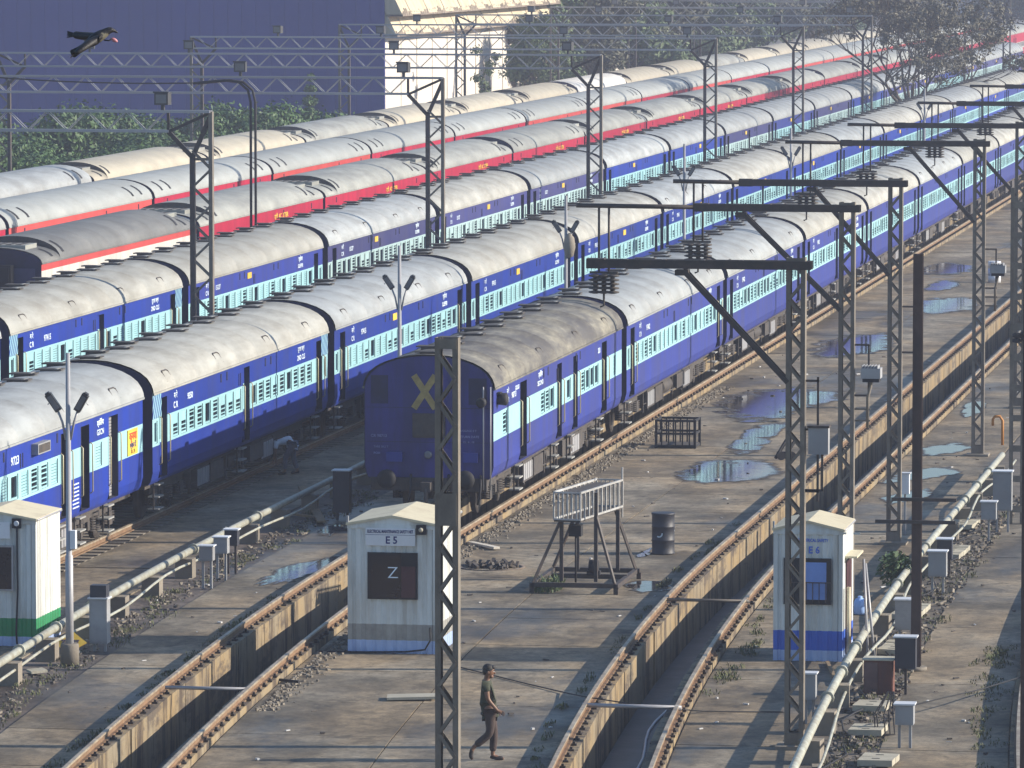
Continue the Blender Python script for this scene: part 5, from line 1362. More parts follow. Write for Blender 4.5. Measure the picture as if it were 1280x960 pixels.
# manhole with rubble
p = G(614, 709)
t = thing("manhole", "sunken round manhole full of dark rubble right of the E5 cabin", "manhole", (p.x, p.y, 0))
ob("rim", MB().lathe([(.78, -.01), (.80, .02), (.70, .02), (.68, -.01)], 28).mesh("rim", M_CONC_DK), t)
ob("water", MB().lathe([(.67, .008), (.67, .0095)], 24).mesh("water", M_WATER), t)
rb = MB()
for k in range(60):
    a = random.uniform(0, 6.28); r = random.uniform(.1, .6); s = random.uniform(.03, .09)
    rb.bar((r * math.cos(a), r * math.sin(a), .02), (r * math.cos(a) + random.uniform(-.2, .2), r * math.sin(a) + random.uniform(-.2, .2), .03 + s), s, s)
ob("rubble", rb.mesh("rubble", M_UNDER), t, kind="stuff")
# long cable across the apron and pit
pts = [G(575, 834, .02), G(660, 855, .02), G(703, 865, .03), G(731, 871, .24), G(790, 880, .2), G(842, 886, .24), G(880, 889, .02), G(985, 890, .02)]
tag(ob("ground_cable", MB().path([tuple(q) for q in pts], .013, 6).mesh("ground_cable", M_BLACK)), "black cable crossing the apron and the pit behind the walking man", "cable")
pts = [G(1140, 882, .55), G(1180, 872, .4), G(1225, 862, .3), G(1290, 842, .25)]
tag(ob("ground_cable", MB().path([tuple(q) for q in pts], .013, 6).mesh("ground_cable", M_BLACK)), "black cable running right from the small grey box", "cable")
pts = [(fH(y) + .02 + .1 * math.sin(y * .7), y, -.955) for y in [92 + 1.2 * k for k in range(46)]]
tag(ob("white_hose", MB().path(pts, .03, 6).mesh("white_hose", M_SIGN)), "white hose lying along the floor of the right pit", "hose")
# fallen trestle
p = G(976, 575)
t = thing("hand_trolley", "small toppled black trolley at the edge of the big puddle", "trolley", (p.x, p.y, 0), .3)
ob("frame", MB().bar((-.15, 0, .05), (.2, .2, .55), .07, .07).bar((.1, 0, .05), (.4, .1, .5), .07, .07).bar((-.1, .1, .2), (.35, 0, .2), .06, .06).mesh("frame", M_BLACK), t)
for s in (0, .3): ob("wheel", MB().lathe([(.12, -.03), (.12, .03)], 14, (s, -.05, .12), 0, 'y').mesh("wheel", M_BLACK), t)

# weeds and litter
def weeds(label, spots, mat=M_WEED, seed=1, leaf=.06, dens=34):
    rr = random.Random(seed); mb = MB()
    for x, y, rx, ry, hh in spots:
        n = int(dens * max(1, rx * ry * 3)); x += rr.uniform(-.15, .15); y += rr.uniform(-.4, .4); ry *= rr.uniform(.6, 2.2); rx *= rr.uniform(.6, 1.6)
        for k in range(n):
            a = rr.uniform(0, 6.28); q = math.sqrt(rr.random())
            c = Vector((x + rx * q * math.cos(a), y + ry * q * math.sin(a), 0)); az = rr.uniform(0, 6.28); l = hh * rr.uniform(.2, 1.1)
            d = Vector((math.cos(az), math.sin(az), 0)); s = d.cross(Vector((0, 0, 1))) * leaf * .22
            tip = c + d * l * .6 + Vector((0, 0, l)); mid = c + d * l * .2 + Vector((0, 0, l * .55))
            mb.quad(c - s * .4, c + s * .4, mid + s, mid - s); mb.poly([mid - s, mid + s, tip])
    o = ob("weeds", mb.mesh("weeds", mat), kind="stuff"); tag(o, label, "weeds")
sp = []
rr = random.Random(4)
for k in range(70):
    y = rr.uniform(96, 140); x = fPL(y) + rr.uniform(.25, 1.0); sp.append((x, y, .2, .4, rr.uniform(.05, .13)))
for k in range(30):
    y = rr.uniform(92, 118); sp.append((fA(y) - 1.27 - rr.random() * .12, y, .1, .4, rr.uniform(.04, .11)))
weeds("low weeds growing along the left pipe and pit edge", sp, seed=2)
sp = []
for k in range(46):
    y = rr.uniform(104, 126); sp.append((fH(y) + 1.25 + rr.random() * .3, y, .15, .4, rr.uniform(.04, .12)))
for k in range(26):
    y = rr.uniform(90, 135); sp.append((fH(y) - 1.30 - rr.random() * .1, y, .1, .4, rr.uniform(.04, .12)))
weeds("weeds along both edges of the right pit", sp, seed=3)
sp = []
for k in range(70):
    y = rr.uniform(88, 140); sp.append((fPR(y) + rr.uniform(.3, 1.1), y, .2, .4, rr.uniform(.04, .11)))
for k in range(44):
    y = rr.uniform(90, 112); sp.append((fJ(y) - 1.3 - rr.random() * .5, y, .15, .4, rr.uniform(.04, .11)))
weeds("weeds and dry grass along the right pipe and right-hand track", sp, seed=5)
p = G(690, 735); weeds("clump of grass under the steel stand", [(p.x, p.y, .5, .5, .3)], M_LEAF, 7, .10, 260)
p = G(1118, 742)
t = thing("shrub", "small green shrub growing over the pipe at right", "shrub", (p.x, p.y, 0))
mb = MB(); rr = random.Random(9)
for k in range(700):
    v = Vector((rr.gauss(0, 1), rr.gauss(0, 1), rr.gauss(0, 1))).normalized() * rr.random() ** .4
    c = Vector((v.x * .42, v.y * .5, .55 + v.z * .42)); n = Vector((rr.gauss(0, 1), rr.gauss(0, 1), rr.gauss(.5, 1))).normalized(); a = n.orthogonal().normalized(); b = n.cross(a); s = rr.uniform(.04, .08)
    mb.quad(c - a * s, c - b * s * .5, c + a * s, c + b * s * .5)
ob("foliage", mb.mesh("foliage", M_BUSH), t)
ob("stem", MB().path([(0, 0, 0), (.05, 0, .3), (0, .05, .6)], .03, 6).path([(0, 0, .2), (-.2, .1, .55)], .02, 6).mesh("stem", M_BARK), t)
mb = MB(); rr = random.Random(12)
for k in range(260):
    zone = rr.choice((0, 0, 1, 2, 3)); y = rr.uniform(88, 190)
    x = {0: rr.uniform(fA(y) + 1.3, fH(y) - 1.3), 1: rr.uniform(fH(y) + 1.3, fPR(y) - .3), 2: rr.uniform(fPR(y) + .3, fJ(y) - 1.4), 3: rr.uniform(fPL(y) + .3, fA(y) - 1.3)}[zone]
    s = rr.uniform(.015, .06); mb.bar((x, y, s * .4 + .004), (x + rr.uniform(-.12, .12), y + rr.uniform(-.12, .12), s * .4 + .004), s, s * .6, rr.choice((0, 1, 1)))
o = ob("litter", mb.mesh("litter", [M_LITTER, M_UNDER]), kind="stuff"); tag(o, "scraps and grit scattered over the concrete yard", "litter")
mb = MB()
for k in range(1300):
    y = rr.uniform(88, 142); x = fPR(y) + rr.uniform(.15, 1.15); q = rr.uniform(.02, .075) * (2.0 if rr.random() < .04 else 1)
    mb.bar((x, y, q * .3), (x + rr.uniform(-.09, .09), y + rr.uniform(-.14, .14), q * .6), q, q * .7, rr.choice((0, 0, 1, 2)))
for k in range(650):
    y = rr.uniform(95, 140); x = fPL(y) + rr.uniform(.15, 1.0); q = rr.uniform(.02, .065)
    mb.bar((x, y, q * .3), (x + rr.uniform(-.08, .08), y + rr.uniform(-.12, .12), q * .6), q, q * .7, rr.choice((0, 0, 1, 2)))
o = ob("rubble", mb.mesh("rubble", [M_BLOCK, M_UNDER, M_EARTH])); o["kind"] = "stuff"; tag(o, "stones and broken bits lying along the grey pipes", "rubble")
for k in range(7):
    y0 = 90 + 7 * k; pts = [(fPR(y0 + 1.0 * j) + .45 + .18 * math.sin(j * 1.3 + k), y0 + 1.0 * j, .06 + .05 * abs(math.sin(j + k))) for j in range(8)]
    tag(ob("ground_cable", MB().path(pts, .018, 5).mesh("ground_cable", M_BLACK)), f"black cable trailing along the right pipe, {ORD[k]} from the near end", "cable", "cables along the right pipe")
# ballast and spilt earth along the train pit edge
mb = MB()
for k in range(2600):
    y = rr.uniform(100, 175); x = fA(y) + 1.2 + abs(rr.gauss(0, .22)); s = rr.uniform(.02, .06)
    mb.bar((x, y, s * .3), (x + rr.uniform(-.05, .05), y + rr.uniform(-.08, .08), s * .5), s, s * .8)
o = ob("spilt_stones", mb.mesh("spilt_stones", M_BLOCK), kind="stuff"); tag(o, "stones spilt along the edge of the train's pit track", "stones")

# ---------------------------------------------------------------- people and the bird
def skin_mesh(name, nodes, edges, mats, sub=2, root=None, matfn=None):
    ks = list(nodes)
    me = bpy.data.meshes.new(name); me.from_pydata([nodes[k][0] for k in ks], [(ks.index(a), ks.index(b)) for a, b in edges], [])
    o = bpy.data.objects.new(name, me); COL.objects.link(o)
    m = o.modifiers.new("s", 'SKIN'); m.use_smooth_shade = True
    for i, k in enumerate(ks):
        r = nodes[k][1]; me.skin_vertices[0].data[i].radius = (r, r) if isinstance(r, (int, float)) else r
        me.skin_vertices[0].data[i].use_root = (k == (root or ks[0]))
    ss = o.modifiers.new("u", 'SUBSURF'); ss.levels = ss.render_levels = sub
    dg = bpy.context.evaluated_depsgraph_get(); dg.update()
    out = bpy.data.meshes.new_from_object(o.evaluated_get(dg)); out.name = name
    bpy.data.objects.remove(o)
    out.materials.clear()
    for mt in (mats if isinstance(mats, (list, tuple)) else [mats]): out.materials.append(mt)
    for p in out.polygons:
        p.use_smooth = True; p.material_index = matfn(p.center) if matfn else 0
    return out
def hand(nodes, edges, wrist, d, side, up, curl=.5, r=.0085, tag_=""):
    """palm and five curled fingers beyond a wrist node; d along the forearm, side across the palm, up the palm normal"""
    W = Vector(nodes[wrist][0]); d, side, up = Vector(d).normalized(), Vector(side).normalized(), Vector(up).normalized()
    pk = "palm" + tag_; nodes[pk] = (tuple(W + d * .06), (.036, .018)); edges.append((wrist, pk))
    for i, (off, ln) in enumerate(((-.030, .072), (-.010, .082), (.010, .076), (.029, .060))):
        prev = pk; b = W + d * .085 + side * off; dd = d.copy()
        for j in range(3):
            k = f"f{tag_}{i}{j}"; nodes[k] = (tuple(b), r * (1 - .12 * j)); edges.append((prev, k)); prev = k
            dd = (dd + up * -curl * (.9 if j else .35)).normalized(); b = b + dd * ln * .42
    b = W + d * .03 - side * .038; prev = pk
    for j in range(3):
        k = f"t{tag_}{j}"; nodes[k] = (tuple(b), r * 1.1); edges.append((prev, k)); prev = k
        b = b + (d * .7 - side * .35 - up * .4).normalized() * .032
def head_nodes(c, f=(1, 0, 0)):
    return c
# walking man: x is his walking direction, y his left
N = dict(pelvis=((-.075, 0, .93), (.115, .135)), belly=((-.10, 0, 1.06), (.10, .13)), chest=((-.12, 0, 1.28), (.105, .15)), neckb=((-.125, 0, 1.44), (.06, .07)), neck=((-.115, 0, 1.49), .055), skull=((-.095, 0, 1.57), (.085, .075)), crown=((-.10, 0, 1.65), (.08, .07)),
         shr=((-.135, -.17, 1.40), .060), elr=((-.10, -.22, 1.13), .042), wrr=((.07, -.20, .93), .028), shl=((-.115, .17, 1.40), .060), ell=((-.20, .21, 1.14), .042), wrl=((-.13, .20, .92), .028),
         hipr=((-.06, -.09, .86), .092), knr=((-.06, -.09, .50), .060), anr=((-.375, -.09, .245), .040), ballr=((-.41, -.09, .10), .036), toer=((-.375, -.09, .035), .026),
         hipl=((-.07, .09, .86), .092), knl=((.01, .09, .49), .060), anl=((-.02, .09, .085), .040), balll=((.11, .09, .035), .036), toel=((.19, .09, .028), .026))
E_ = [("pelvis", "belly"), ("belly", "chest"), ("chest", "neckb"), ("neckb", "neck"), ("neck", "skull"), ("skull", "crown"), ("chest", "shr"), ("shr", "elr"), ("elr", "wrr"), ("chest", "shl"), ("shl", "ell"), ("ell", "wrl"),
      ("pelvis", "hipr"), ("hipr", "knr"), ("knr", "anr"), ("anr", "ballr"), ("ballr", "toer"), ("pelvis", "hipl"), ("hipl", "knl"), ("knl", "anl"), ("anl", "balll"), ("balll", "toel")]
def person(label, loc, rz, nodes, edges, hands, headc, headrot, shirt, trouser, sleeves, legs, torso, hat=None):
    nodes = dict(nodes); edges = list(edges)
    for w, d, s, u, tg in hands: hand(nodes, edges, w, d, s, u, .55, .0085, tg)
    t = thing("person", label, "person", loc, rz)
    ob("body", skin_mesh("body", nodes, edges, M_SKIN, 2, "pelvis"), t)
    def cloth(name, keys, eds, mat, grow, cut):
        nn = {k: (nodes[k][0], tuple(q + grow for q in nodes[k][1]) if isinstance(nodes[k][1], tuple) else nodes[k][1] + grow) for k in keys}
        for k, (a, b, f) in cut.items():
            A, B = Vector(nodes[a][0]), Vector(nodes[b][0]); q = A.lerp(B, f); ra = nodes[a][1] if isinstance(nodes[a][1], float) else max(nodes[a][1]); rb_ = nodes[b][1] if isinstance(nodes[b][1], float) else max(nodes[b][1])
            nn[k] = (tuple(q), ra + (rb_ - ra) * f + grow * 1.25)
        ob(name, skin_mesh(name, nn, eds, mat, 2, "pelvis" if "pelvis" in nn else keys[0]), t)
    hv = (Vector(nodes['hipr'][0]) + Vector(nodes['hipl'][0])) / 2; pv = Vector(nodes['pelvis'][0])
    nodes['hem'] = (tuple(pv.lerp(hv, .75)), (.13, .15))
    nodes['hem2'] = nodes['hem']
    cloth("shirt", ["belly", "chest", "pelvis", "shr", "shl", "neckb", "hem"], [("hem", "pelvis"), ("pelvis", "belly"), ("belly", "chest"), ("chest", "neckb"), ("chest", "shr"), ("shr", "slr"), ("chest", "shl"), ("shl", "sll")], shirt, .016,
          dict(slr=("shr", "elr", sleeves), sll=("shl", "ell", sleeves)))
    cloth("trousers", ["pelvis", "hipr", "knr", "hipl", "knl"], [("pelvis", "hipr"), ("hipr", "knr"), ("knr", "cur"), ("pelvis", "hipl"), ("hipl", "knl"), ("knl", "cul")], trouser, .020,
          dict(cur=("knr", "anr", legs), cul=("knl", "anl", legs)))
    for s in ("r", "l"):
        nn = {k: (nodes[k][0], nodes[k][1] + .010) for k in ("ball" + s, "toe" + s)}
        A = Vector(nodes["an" + s][0]); B = Vector(nodes["ball" + s][0]); T = Vector(nodes["toe" + s][0])
        nn["heel"] = (tuple(A + (A - T).normalized() * .05 + Vector((0, 0, -.04))), .036)
        ob("shoe", skin_mesh("shoe", nn, [("heel", "ball" + s), ("ball" + s, "toe" + s)], M_SHOE, 2, "heel"), t)
    # head details
    hm = Matrix.Translation(headc) @ headrot
    fm = MB()
    def ell(c, r, mi, n=12):
        b = len(fm.v)
        for i in range(n // 2 + 1):
            ph = math.pi * i / (n // 2)
            for j in range(n):
                th_ = 2 * math.pi * j / n
                fm.v.append(tuple(hm @ Vector((c[0] + r[0] * math.sin(ph) * math.cos(th_), c[1] + r[1] * math.sin(ph) * math.sin(th_), c[2] + r[2] * math.cos(ph)))))
        for i in range(n // 2):
            for j in range(n):
                fm.f.append((b + i * n + j, b + (i + 1) * n + j, b + (i + 1) * n + (j + 1) % n, b + i * n + (j + 1) % n)); fm.m.append(mi); fm.sm.append(True)
    ell((0, 0, .01), (.098, .078, .118), 0, 16)
    ell((.05, 0, -.075), (.045, .05, .04), 0)
    ell((.100, 0, -.012), (.022, .014, .024), 0)
    for s in (-1, 1): ell((-.01, s * .080, -.01), (.022, .012, .034), 0); ell((.085, s * .032, .018), (.012, .013, .008), 1); ell((.092, s * .032, .040), (.008, .02, .005), 2)
    ell((.088, 0, -.055), (.012, .026, .006), 3)
    ob("head", fm.mesh("head", [M_SKIN, M_LITTER, M_HAIR, pmat("lips", (.14, .05, .04), .1, .6)]), t)
    fm = MB(); ell((-.018, 0, .055), (.105, .088, .092), 0, 16); ell((-.06, 0, .0), (.058, .082, .07), 0); ell((.06, 0, .092), (.055, .06, .035), 0)
    ob("hair", fm.mesh("hair", M_HAIR), t)
    return t
p = G(617, 951)
person("man in an olive shirt and brown trousers walking right across the apron", (p.x, p.y, 0), YAW, N, E_,
       [("wrr", (.7, .05, -.35), (.2, .0, .9), (.0, 1, 0), "a"), ("wrl", (.2, 0, -1), (1, 0, 0), (0, -1, 0), "b")], (-.085, 0, 1.60), Matrix.Rotation(.12, 4, 'Y'), M_SHIRT, M_TROUSER, .55, .86, None)
# bending man beside the second train, facing left in the photo
N2 = dict(N)
N2.update(pelvis=((-.10, 0, .86), (.12, .14)), belly=((.04, 0, .94), (.11, .13)), chest=((.26, 0, .93), (.11, .15)), neckb=((.41, 0, .86), (.06, .07)), neck=((.46, 0, .82), .052), skull=((.53, 0, .75), (.085, .075)), crown=((.57, 0, .69), (.08, .07)),
          shr=((.36, -.17, .87), .058), elr=((.40, -.20, .60), .042), wrr=((.45, -.17, .36), .028), shl=((.36, .17, .87), .058), ell=((.38, .20, .60), .042), wrl=((.36, .18, .36), .028),
          hipr=((-.10, -.10, .80), .092), knr=((-.09, -.13, .45), .060), anr=((-.22, -.15, .085), .040), ballr=((-.10, -.16, .035), .036), toer=((-.02, -.16, .028), .026),
          hipl=((-.08, .10, .80), .092), knl=((.12, .12, .45), .060), anl=((.12, .13, .085), .040), balll=((.24, .13, .035), .036), toel=((.32, .13, .028), .026))
p = G(362, 593)
person("man in a pale shirt bending down beside the second blue train", (p.x, p.y, 0), YAW + math.pi, N2, E_,
       [("wrr", (.2, 0, -1), (0, 1, 0), (1, 0, 0), "a"), ("wrl", (.1, 0, -1), (0, 1, 0), (1, 0, 0), "b")], (.54, 0, .735), Matrix.Rotation(1.9, 4, 'Y'), M_SHIRT2, M_TROUSER2, .6, .86, None)
# crow in flight: x to the right of the photo, z up
BN = dict(chest=((0, 0, 0), (.062, .06)), belly=((-.085, 0, -.045), (.055, .055)), rump=((-.15, 0, -.085), (.03, .032)), tail1=((-.215, 0, -.13), (.012, .036)), tail2=((-.275, 0, -.165), (.007, .048)),
          neck=((.05, 0, .042), (.042, .04)), head=((.088, 0, .068), (.04, .036)), bill=((.128, 0, .055), (.017, .014)), billtip=((.158, 0, .035), .006),
          w1=((-.04, .05, .01), (.055, .03)), w2=((-.13, .14, .002), (.06, .042)), w3=((-.22, .20, .008), (.05, .040)), w4=((-.275, .22, .02), (.042, .036)),
          v1=((-.03, -.05, -.01), (.05, .03)), v2=((-.10, -.15, -.06), (.05, .035)), v3=((-.165, -.22, -.11), (.042, .03)), v4=((-.215, -.25, -.15), (.028, .022)))
BE = [("chest", "belly"), ("belly", "rump"), ("rump", "tail1"), ("tail1", "tail2"), ("chest", "neck"), ("neck", "head"), ("head", "bill"), ("bill", "billtip"), ("chest", "w1"), ("w1", "w2"), ("w2", "w3"), ("w3", "w4"), ("chest", "v1"), ("v1", "v2"), ("v2", "v3"), ("v3", "v4")]
dist = 50.0
bp_ = Vector((0, 0, CAM_H)) + (_fw * F_PX + _rt * (126 - 640) - _up * (46 - 480)) * (dist / F_PX)
t = thing("crow", "black crow in flight before the dark shed, upper left", "bird", tuple(bp_), YAW)
ob("body", skin_mesh("body", BN, BE, [M_FEATHER, M_FEATHER2], 2, "chest", lambda c: 1 if (.0 < c.x < .07 and c.z < .035 and c.y < 0.01 and abs(c.y) < .06) else 0), t)
fe = MB()
for q, (a, b, dz) in enumerate((("w3", "w4", .03), ("v3", "v4", -.03))):
    A, B = Vector(BN[a][0]), Vector(BN[b][0])
    for k in range(5):
        e = A.lerp(B, .3 + .2 * k); tip = e + (B - A).normalized() * .06 + Vector((-.04 + .012 * k, 0, -.035 + .012 * k)); s = Vector((.008, 0, .014))
        fe.quad(e - s, e + s, tip + s * .3, tip - s * .3)
for k in range(5):
    y = -.05 + .025 * k; fe.quad((-.22, y * .5 - .01, -.13), (-.22, y * .5 + .01, -.13), (-.305, y + .012, -.185), (-.305, y - .012, -.185))
ob("feather", fe.mesh("feather", M_FEATHER), t, kind="stuff")
for s in (-1, 1):
    em = MB().lathe([(.0, 0), (.006, .001), (.004, .004)], 8, (0, 0, 0), 0, 'y'); ob("eye", em.mesh("eye", M_GLASS), t, (.10, s * .034, .075))
lg = MB()
for s in (-.018, .018): lg.path([(.03, s, -.03), (.075, s, -.035), (.10, s, -.02)], .007, 6)
ob("leg", lg.mesh("leg", M_FEATHER), t)
bp2 = bp_ + _rt * .125 + _up * -.03
tag(ob("food_scrap", MB().lathe([(.005, -.035), (.014, -.02), (.019, 0), (.014, .02), (.005, .034)], 10, (0, 0, 0), 0, 'x').mesh("food_scrap", M_PINK), None, tuple(bp2), (0, .5, YAW)), "pink scrap carried by the flying crow", "scrap")

# ---------------------------------------------------------------- shed behind the left of the sidings
SX, SY0, SY1, SH = -71.5, 368.0, 500.0, 19.0
t = thing("shed", "huge indigo sheeted shed with a cream side wall behind the beige train", "building", (SX, SY0, 0))
fw_ = MB(); x = 0.0; k = 0
while x > -95:
    # sheets about a metre wide, alternately proud, with a shallow trough between
    for a, b, e in ((0, .9, .0), (.9, 1.0, -.03)): fw_.quad((x - b, -e, 0), (x - a, -e, 0), (x - a, -e, SH), (x - b, -e, SH))
    fw_.quad((x - .9, 0, 0), (x - .9, .03, 0), (x - .9, .03, SH), (x - .9, 0, SH)); fw_.quad((x - 1.0, .03, 0), (x - 1.0, 0, 0), (x - 1.0, 0, SH), (x - 1.0, .03, SH))
    x -= 1.0; k += 1
for k in range(4): fw_.box(-95, .02, -.03, 0, 4.6 * k + 4.4, 4.6 * k + 4.5)
ob("front_wall", fw_.mesh("front_wall", M_SHED), t)
ob("corner_trim", MB().box(-.25, .06, -.08, .2, 0, SH).mesh("corner_trim", M_SHED), t)
sw = MB(); y = .2; k = 0
while y < SY1 - SY0:
    sw.box(-.3, (.0 if k % 2 else .012), y, y + 5.96, 0, SH - .5); y += 6.0; k += 1
ob("side_wall", sw.mesh("side_wall", M_CREAMWALL), t)
sj = MB()
pil_me = MB().box(.013, .06, .1, .3, 0, 7.6).mesh("pilaster", M_CREAMWALL)
for k in range(17): ob("pilaster", pil_me, t, (0, 6 * k, 0))
for i, (z0, z1, out) in enumerate(((7.75, 9.35, .9), (9.15, 11.6, 1.3), (11.4, 14.2, 1.6))):
    tm_ = MB(); L = SY1 - SY0; n = 40
    for k in range(n):
        a, b = L * k / n, L * (k + 1) / n; w = .04 * (k % 2)
        tm_.quad((out + w, a, z0), (out + w, b, z0), (.1 + w, b, z1), (.1 + w, a, z1), 0)
    tm_.quad((.02, 0, z0), (out, 0, z0), (.1, 0, z1), (.02, 0, z1), 0)
    c = ob("cladding_tier", tm_.mesh("cladding_tier", M_TIER), t)
    dm_ = MB(); rr = random.Random(30 + i)
    y = 0.0
    while y < L:
        l = rr.uniform(.35, 1.0); hh = rr.uniform(.12, .34) * (1.6 if rr.random() < .15 else 1)
        f = hh / (z1 - z0)
        dm_.quad((out + .05, y, z0 - .08), (out + .05, y + l, z0 - .08), (out + .05 - (out - .1) * f, y + l * .7, z0 + hh), (out + .05 - (out - .1) * f, y + l * .3, z0 + hh)); y += l
    dm_.box(.1, out + .04, 0, L, z0 - .12, z0 - .06)
    ob("drip_edge", dm_.mesh("drip_edge", M_DRIP), c)
rf = MB(); rf.box(-95, 1.5, -.4, SY1 - SY0, SH, SH + .3)
ob("roof", rf.mesh("roof", M_SHED), t)
ob("door", MB().box(-6.2, -3.4, -.12, -.035, 0, 4.0).mesh("door", M_SHED), t)
# low white wall between the bushes and the beige train
t = thing("yard_wall", "low weathered wall half hidden by bushes at left", "wall", (-74.0, 262, 0))
ob("wall", MB().box(-36, 0, 0, .3, 0, 2.3).mesh("wall", M_CREAMWALL), t); ob("coping", MB().box(-36.1, .1, -.06, .36, 2.301, 2.45).mesh("coping", M_BLOCKPALE), t)

# ---------------------------------------------------------------- trees and bushes
def leaf_cloud(mb, rr, clumps, n, size, flat=.35, hollow=.45):
    """clumps: (centre, radius); leaves hug the outer part of each clump"""
    tot = sum(r * r for _, r in clumps)
    for c, r in clumps:
        k = int(n * r * r / tot)
        for _ in range(k):
            v = Vector((rr.gauss(0, 1), rr.gauss(0, 1), rr.gauss(0, 1))).normalized()
            q = Vector(c) + Vector((v.x, v.y, v.z * .75)) * r * (hollow + (1 - hollow) * rr.random()) * rr.uniform(.8, 1.15)
            nn = (v * .8 + Vector((rr.gauss(0, .5), rr.gauss(0, .5), rr.gauss(.3, .5)))).normalized()
            a = nn.orthogonal().normalized(); a = (a * math.cos(rr.random() * 6) + nn.cross(a) * math.sin(rr.random() * 6)).normalized(); b = nn.cross(a)
            s = size * rr.uniform(.6, 1.3)
            mb.quad(q - a * s, q - b * s * .5, q + a * s * 1.1, q + b * s * .5)
def tree_meshes(seed, h, cr, n, size, spread=.62, low=.28, nl=9):
    rr = random.Random(seed); tk = MB(); cl = []
    tr = h * .022 + .06
    fork = h * low
    tk.path([(0, 0, -.1), (rr.uniform(-.1, .1), rr.uniform(-.1, .1), fork * .5), (rr.uniform(-.2, .2), rr.uniform(-.2, .2), fork), (rr.uniform(-.4, .4), rr.uniform(-.4, .4), h * .75)], [tr * 1.3, tr, tr * .85, tr * .2], 8)
    for k in range(nl):
        az = 6.283 * k / nl + rr.uniform(-.3, .3); rad = cr * rr.uniform(.45, .95); z = fork + (h - fork) * rr.uniform(.1, .85)
        z0 = fork * rr.uniform(.75, 1.3); tip = Vector((rad * math.cos(az), rad * math.sin(az), z))
        mid = Vector((tip.x * .45, tip.y * .45, z0 + (z - z0) * .62))
        tk.path([(0, 0, z0), mid, tip], [tr * .5, tr * .32, tr * .08], 6)
        cl.append((tip, cr * rr.uniform(.28, .46)))
        for j in range(3):
            e = mid.lerp(tip, rr.uniform(.3, 1)) + Vector((rr.gauss(0, cr * .2), rr.gauss(0, cr * .2), rr.gauss(.1, cr * .16)))
            tk.path([mid.lerp(tip, .3), e], [tr * .2, tr * .05], 5); cl.append((e, cr * rr.uniform(.2, .34)))
    for k in range(6): cl.append((Vector((rr.gauss(0, cr * .3), rr.gauss(0, cr * .3), h * rr.uniform(.72, .95))), cr * rr.uniform(.25, .42)))
    mb = MB(); leaf_cloud(mb, rr, cl, n, size)
    return tk.mesh("trunk", M_BARK), mb
TV = []
for sd, h, cr, n, mt in ((1, 13, 4.6, 9000, M_LEAF), (2, 12, 5.2, 9000, M_LEAF2), (3, 14.5, 4.4, 9000, M_LEAF3), (4, 11, 4.8, 9000, M_LEAF)):
    tk, cb = tree_meshes(sd, h, cr, n, .26)
    TV.append((tk, cb.mesh("crown", mt)))
def tree(label, X, Y, v, sc, rz, group):
    t = thing("tree", label, "tree", (X, Y, 0), rz, group); t.scale = (sc, sc, sc)
    ob("trunk", TV[v][0], t); ob("crown", TV[v][1], t)
rr = random.Random(77)
NEAR = []
for k_ in range(22):
    NEAR.append(((-66.6 if k_ % 2 == 0 else -70.2) - rr.random() * .6 - (k_ > 6) * 1.0, 410 + 10.2 * k_ + rr.uniform(-2, 2), f"{ORD0[k_]} leafy tree from the cream shed wall in the row behind the beige train"))
for i, (X, Y, l) in enumerate(NEAR): tree(l, X, Y, i % 4, rr.uniform(.62, .74) if i < 3 else rr.uniform(.8, 1.1), rr.random() * 6, "trees behind the beige train")
k = 0
for row, (Y, n) in enumerate(((640, 9), (668, 9))):
    for i in range(n):
        X = -118 + 11.5 * i + rr.uniform(-3, 3) + row * 5
        if -69 < X < -26: Y2 = Y + 20
        else: Y2 = Y
        tree(f"hazy tree in the far tree line, {ORD[k]} from the left", X, Y2 + rr.uniform(-6, 6), rr.randrange(4), rr.uniform(.95, 1.35), rr.random() * 6, "hazy far tree line"); k += 1
# bushes before the shed
bv = []
for sd in range(3):
    r2 = random.Random(50 + sd); cl = [(Vector((r2.gauss(0, 1.6), r2.gauss(0, 1.2), r2.uniform(.8, 2.8))), r2.uniform(.7, 1.3)) for _ in range(16)]
    mb = MB(); leaf_cloud(mb, r2, cl, 11000, .10); st = MB()
    for c, r in cl: st.path([(c.x * .2, c.y * .2, 0), (c.x * .6, c.y * .6, c.z * .5), tuple(c)], [.07, .05, .02], 5)
    bv.append((mb.mesh("foliage", M_BUSH), st.mesh("stem", M_BARK)))
BL = [(-66.9, 207, 1.0), (-68.0, 214, 1.1), (-67.2, 222, 1.0), (-69.5, 228, 1.25), (-67.6, 235, .95), (-70.5, 240, 1.3), (-67.3, 247, 1.0), (-68.4, 255, 1.15), (-67.4, 263, 1.0), (-69.6, 270, 1.3), (-67.2, 277, 1.1), (-68.0, 286, 1.25), (-67.4, 295, 1.3), (-69.5, 303, 1.45), (-67.6, 312, 1.35), (-67.5, 322, 1.2),
      (-72.5, 250, 1.5), (-74, 285, 1.6), (-72, 305, 1.55)]
for i, (X, Y, sc) in enumerate(BL):
    t = thing("bush", f"green bush before the indigo shed, {ORD[i]} along the beige train from the left", "bush", (X, Y, 0), rr.random() * 6, "bushes before the shed"); t.scale = (sc, sc, sc)
    ob("foliage", bv[i % 3][0], t); ob("stem", bv[i % 3][1], t)
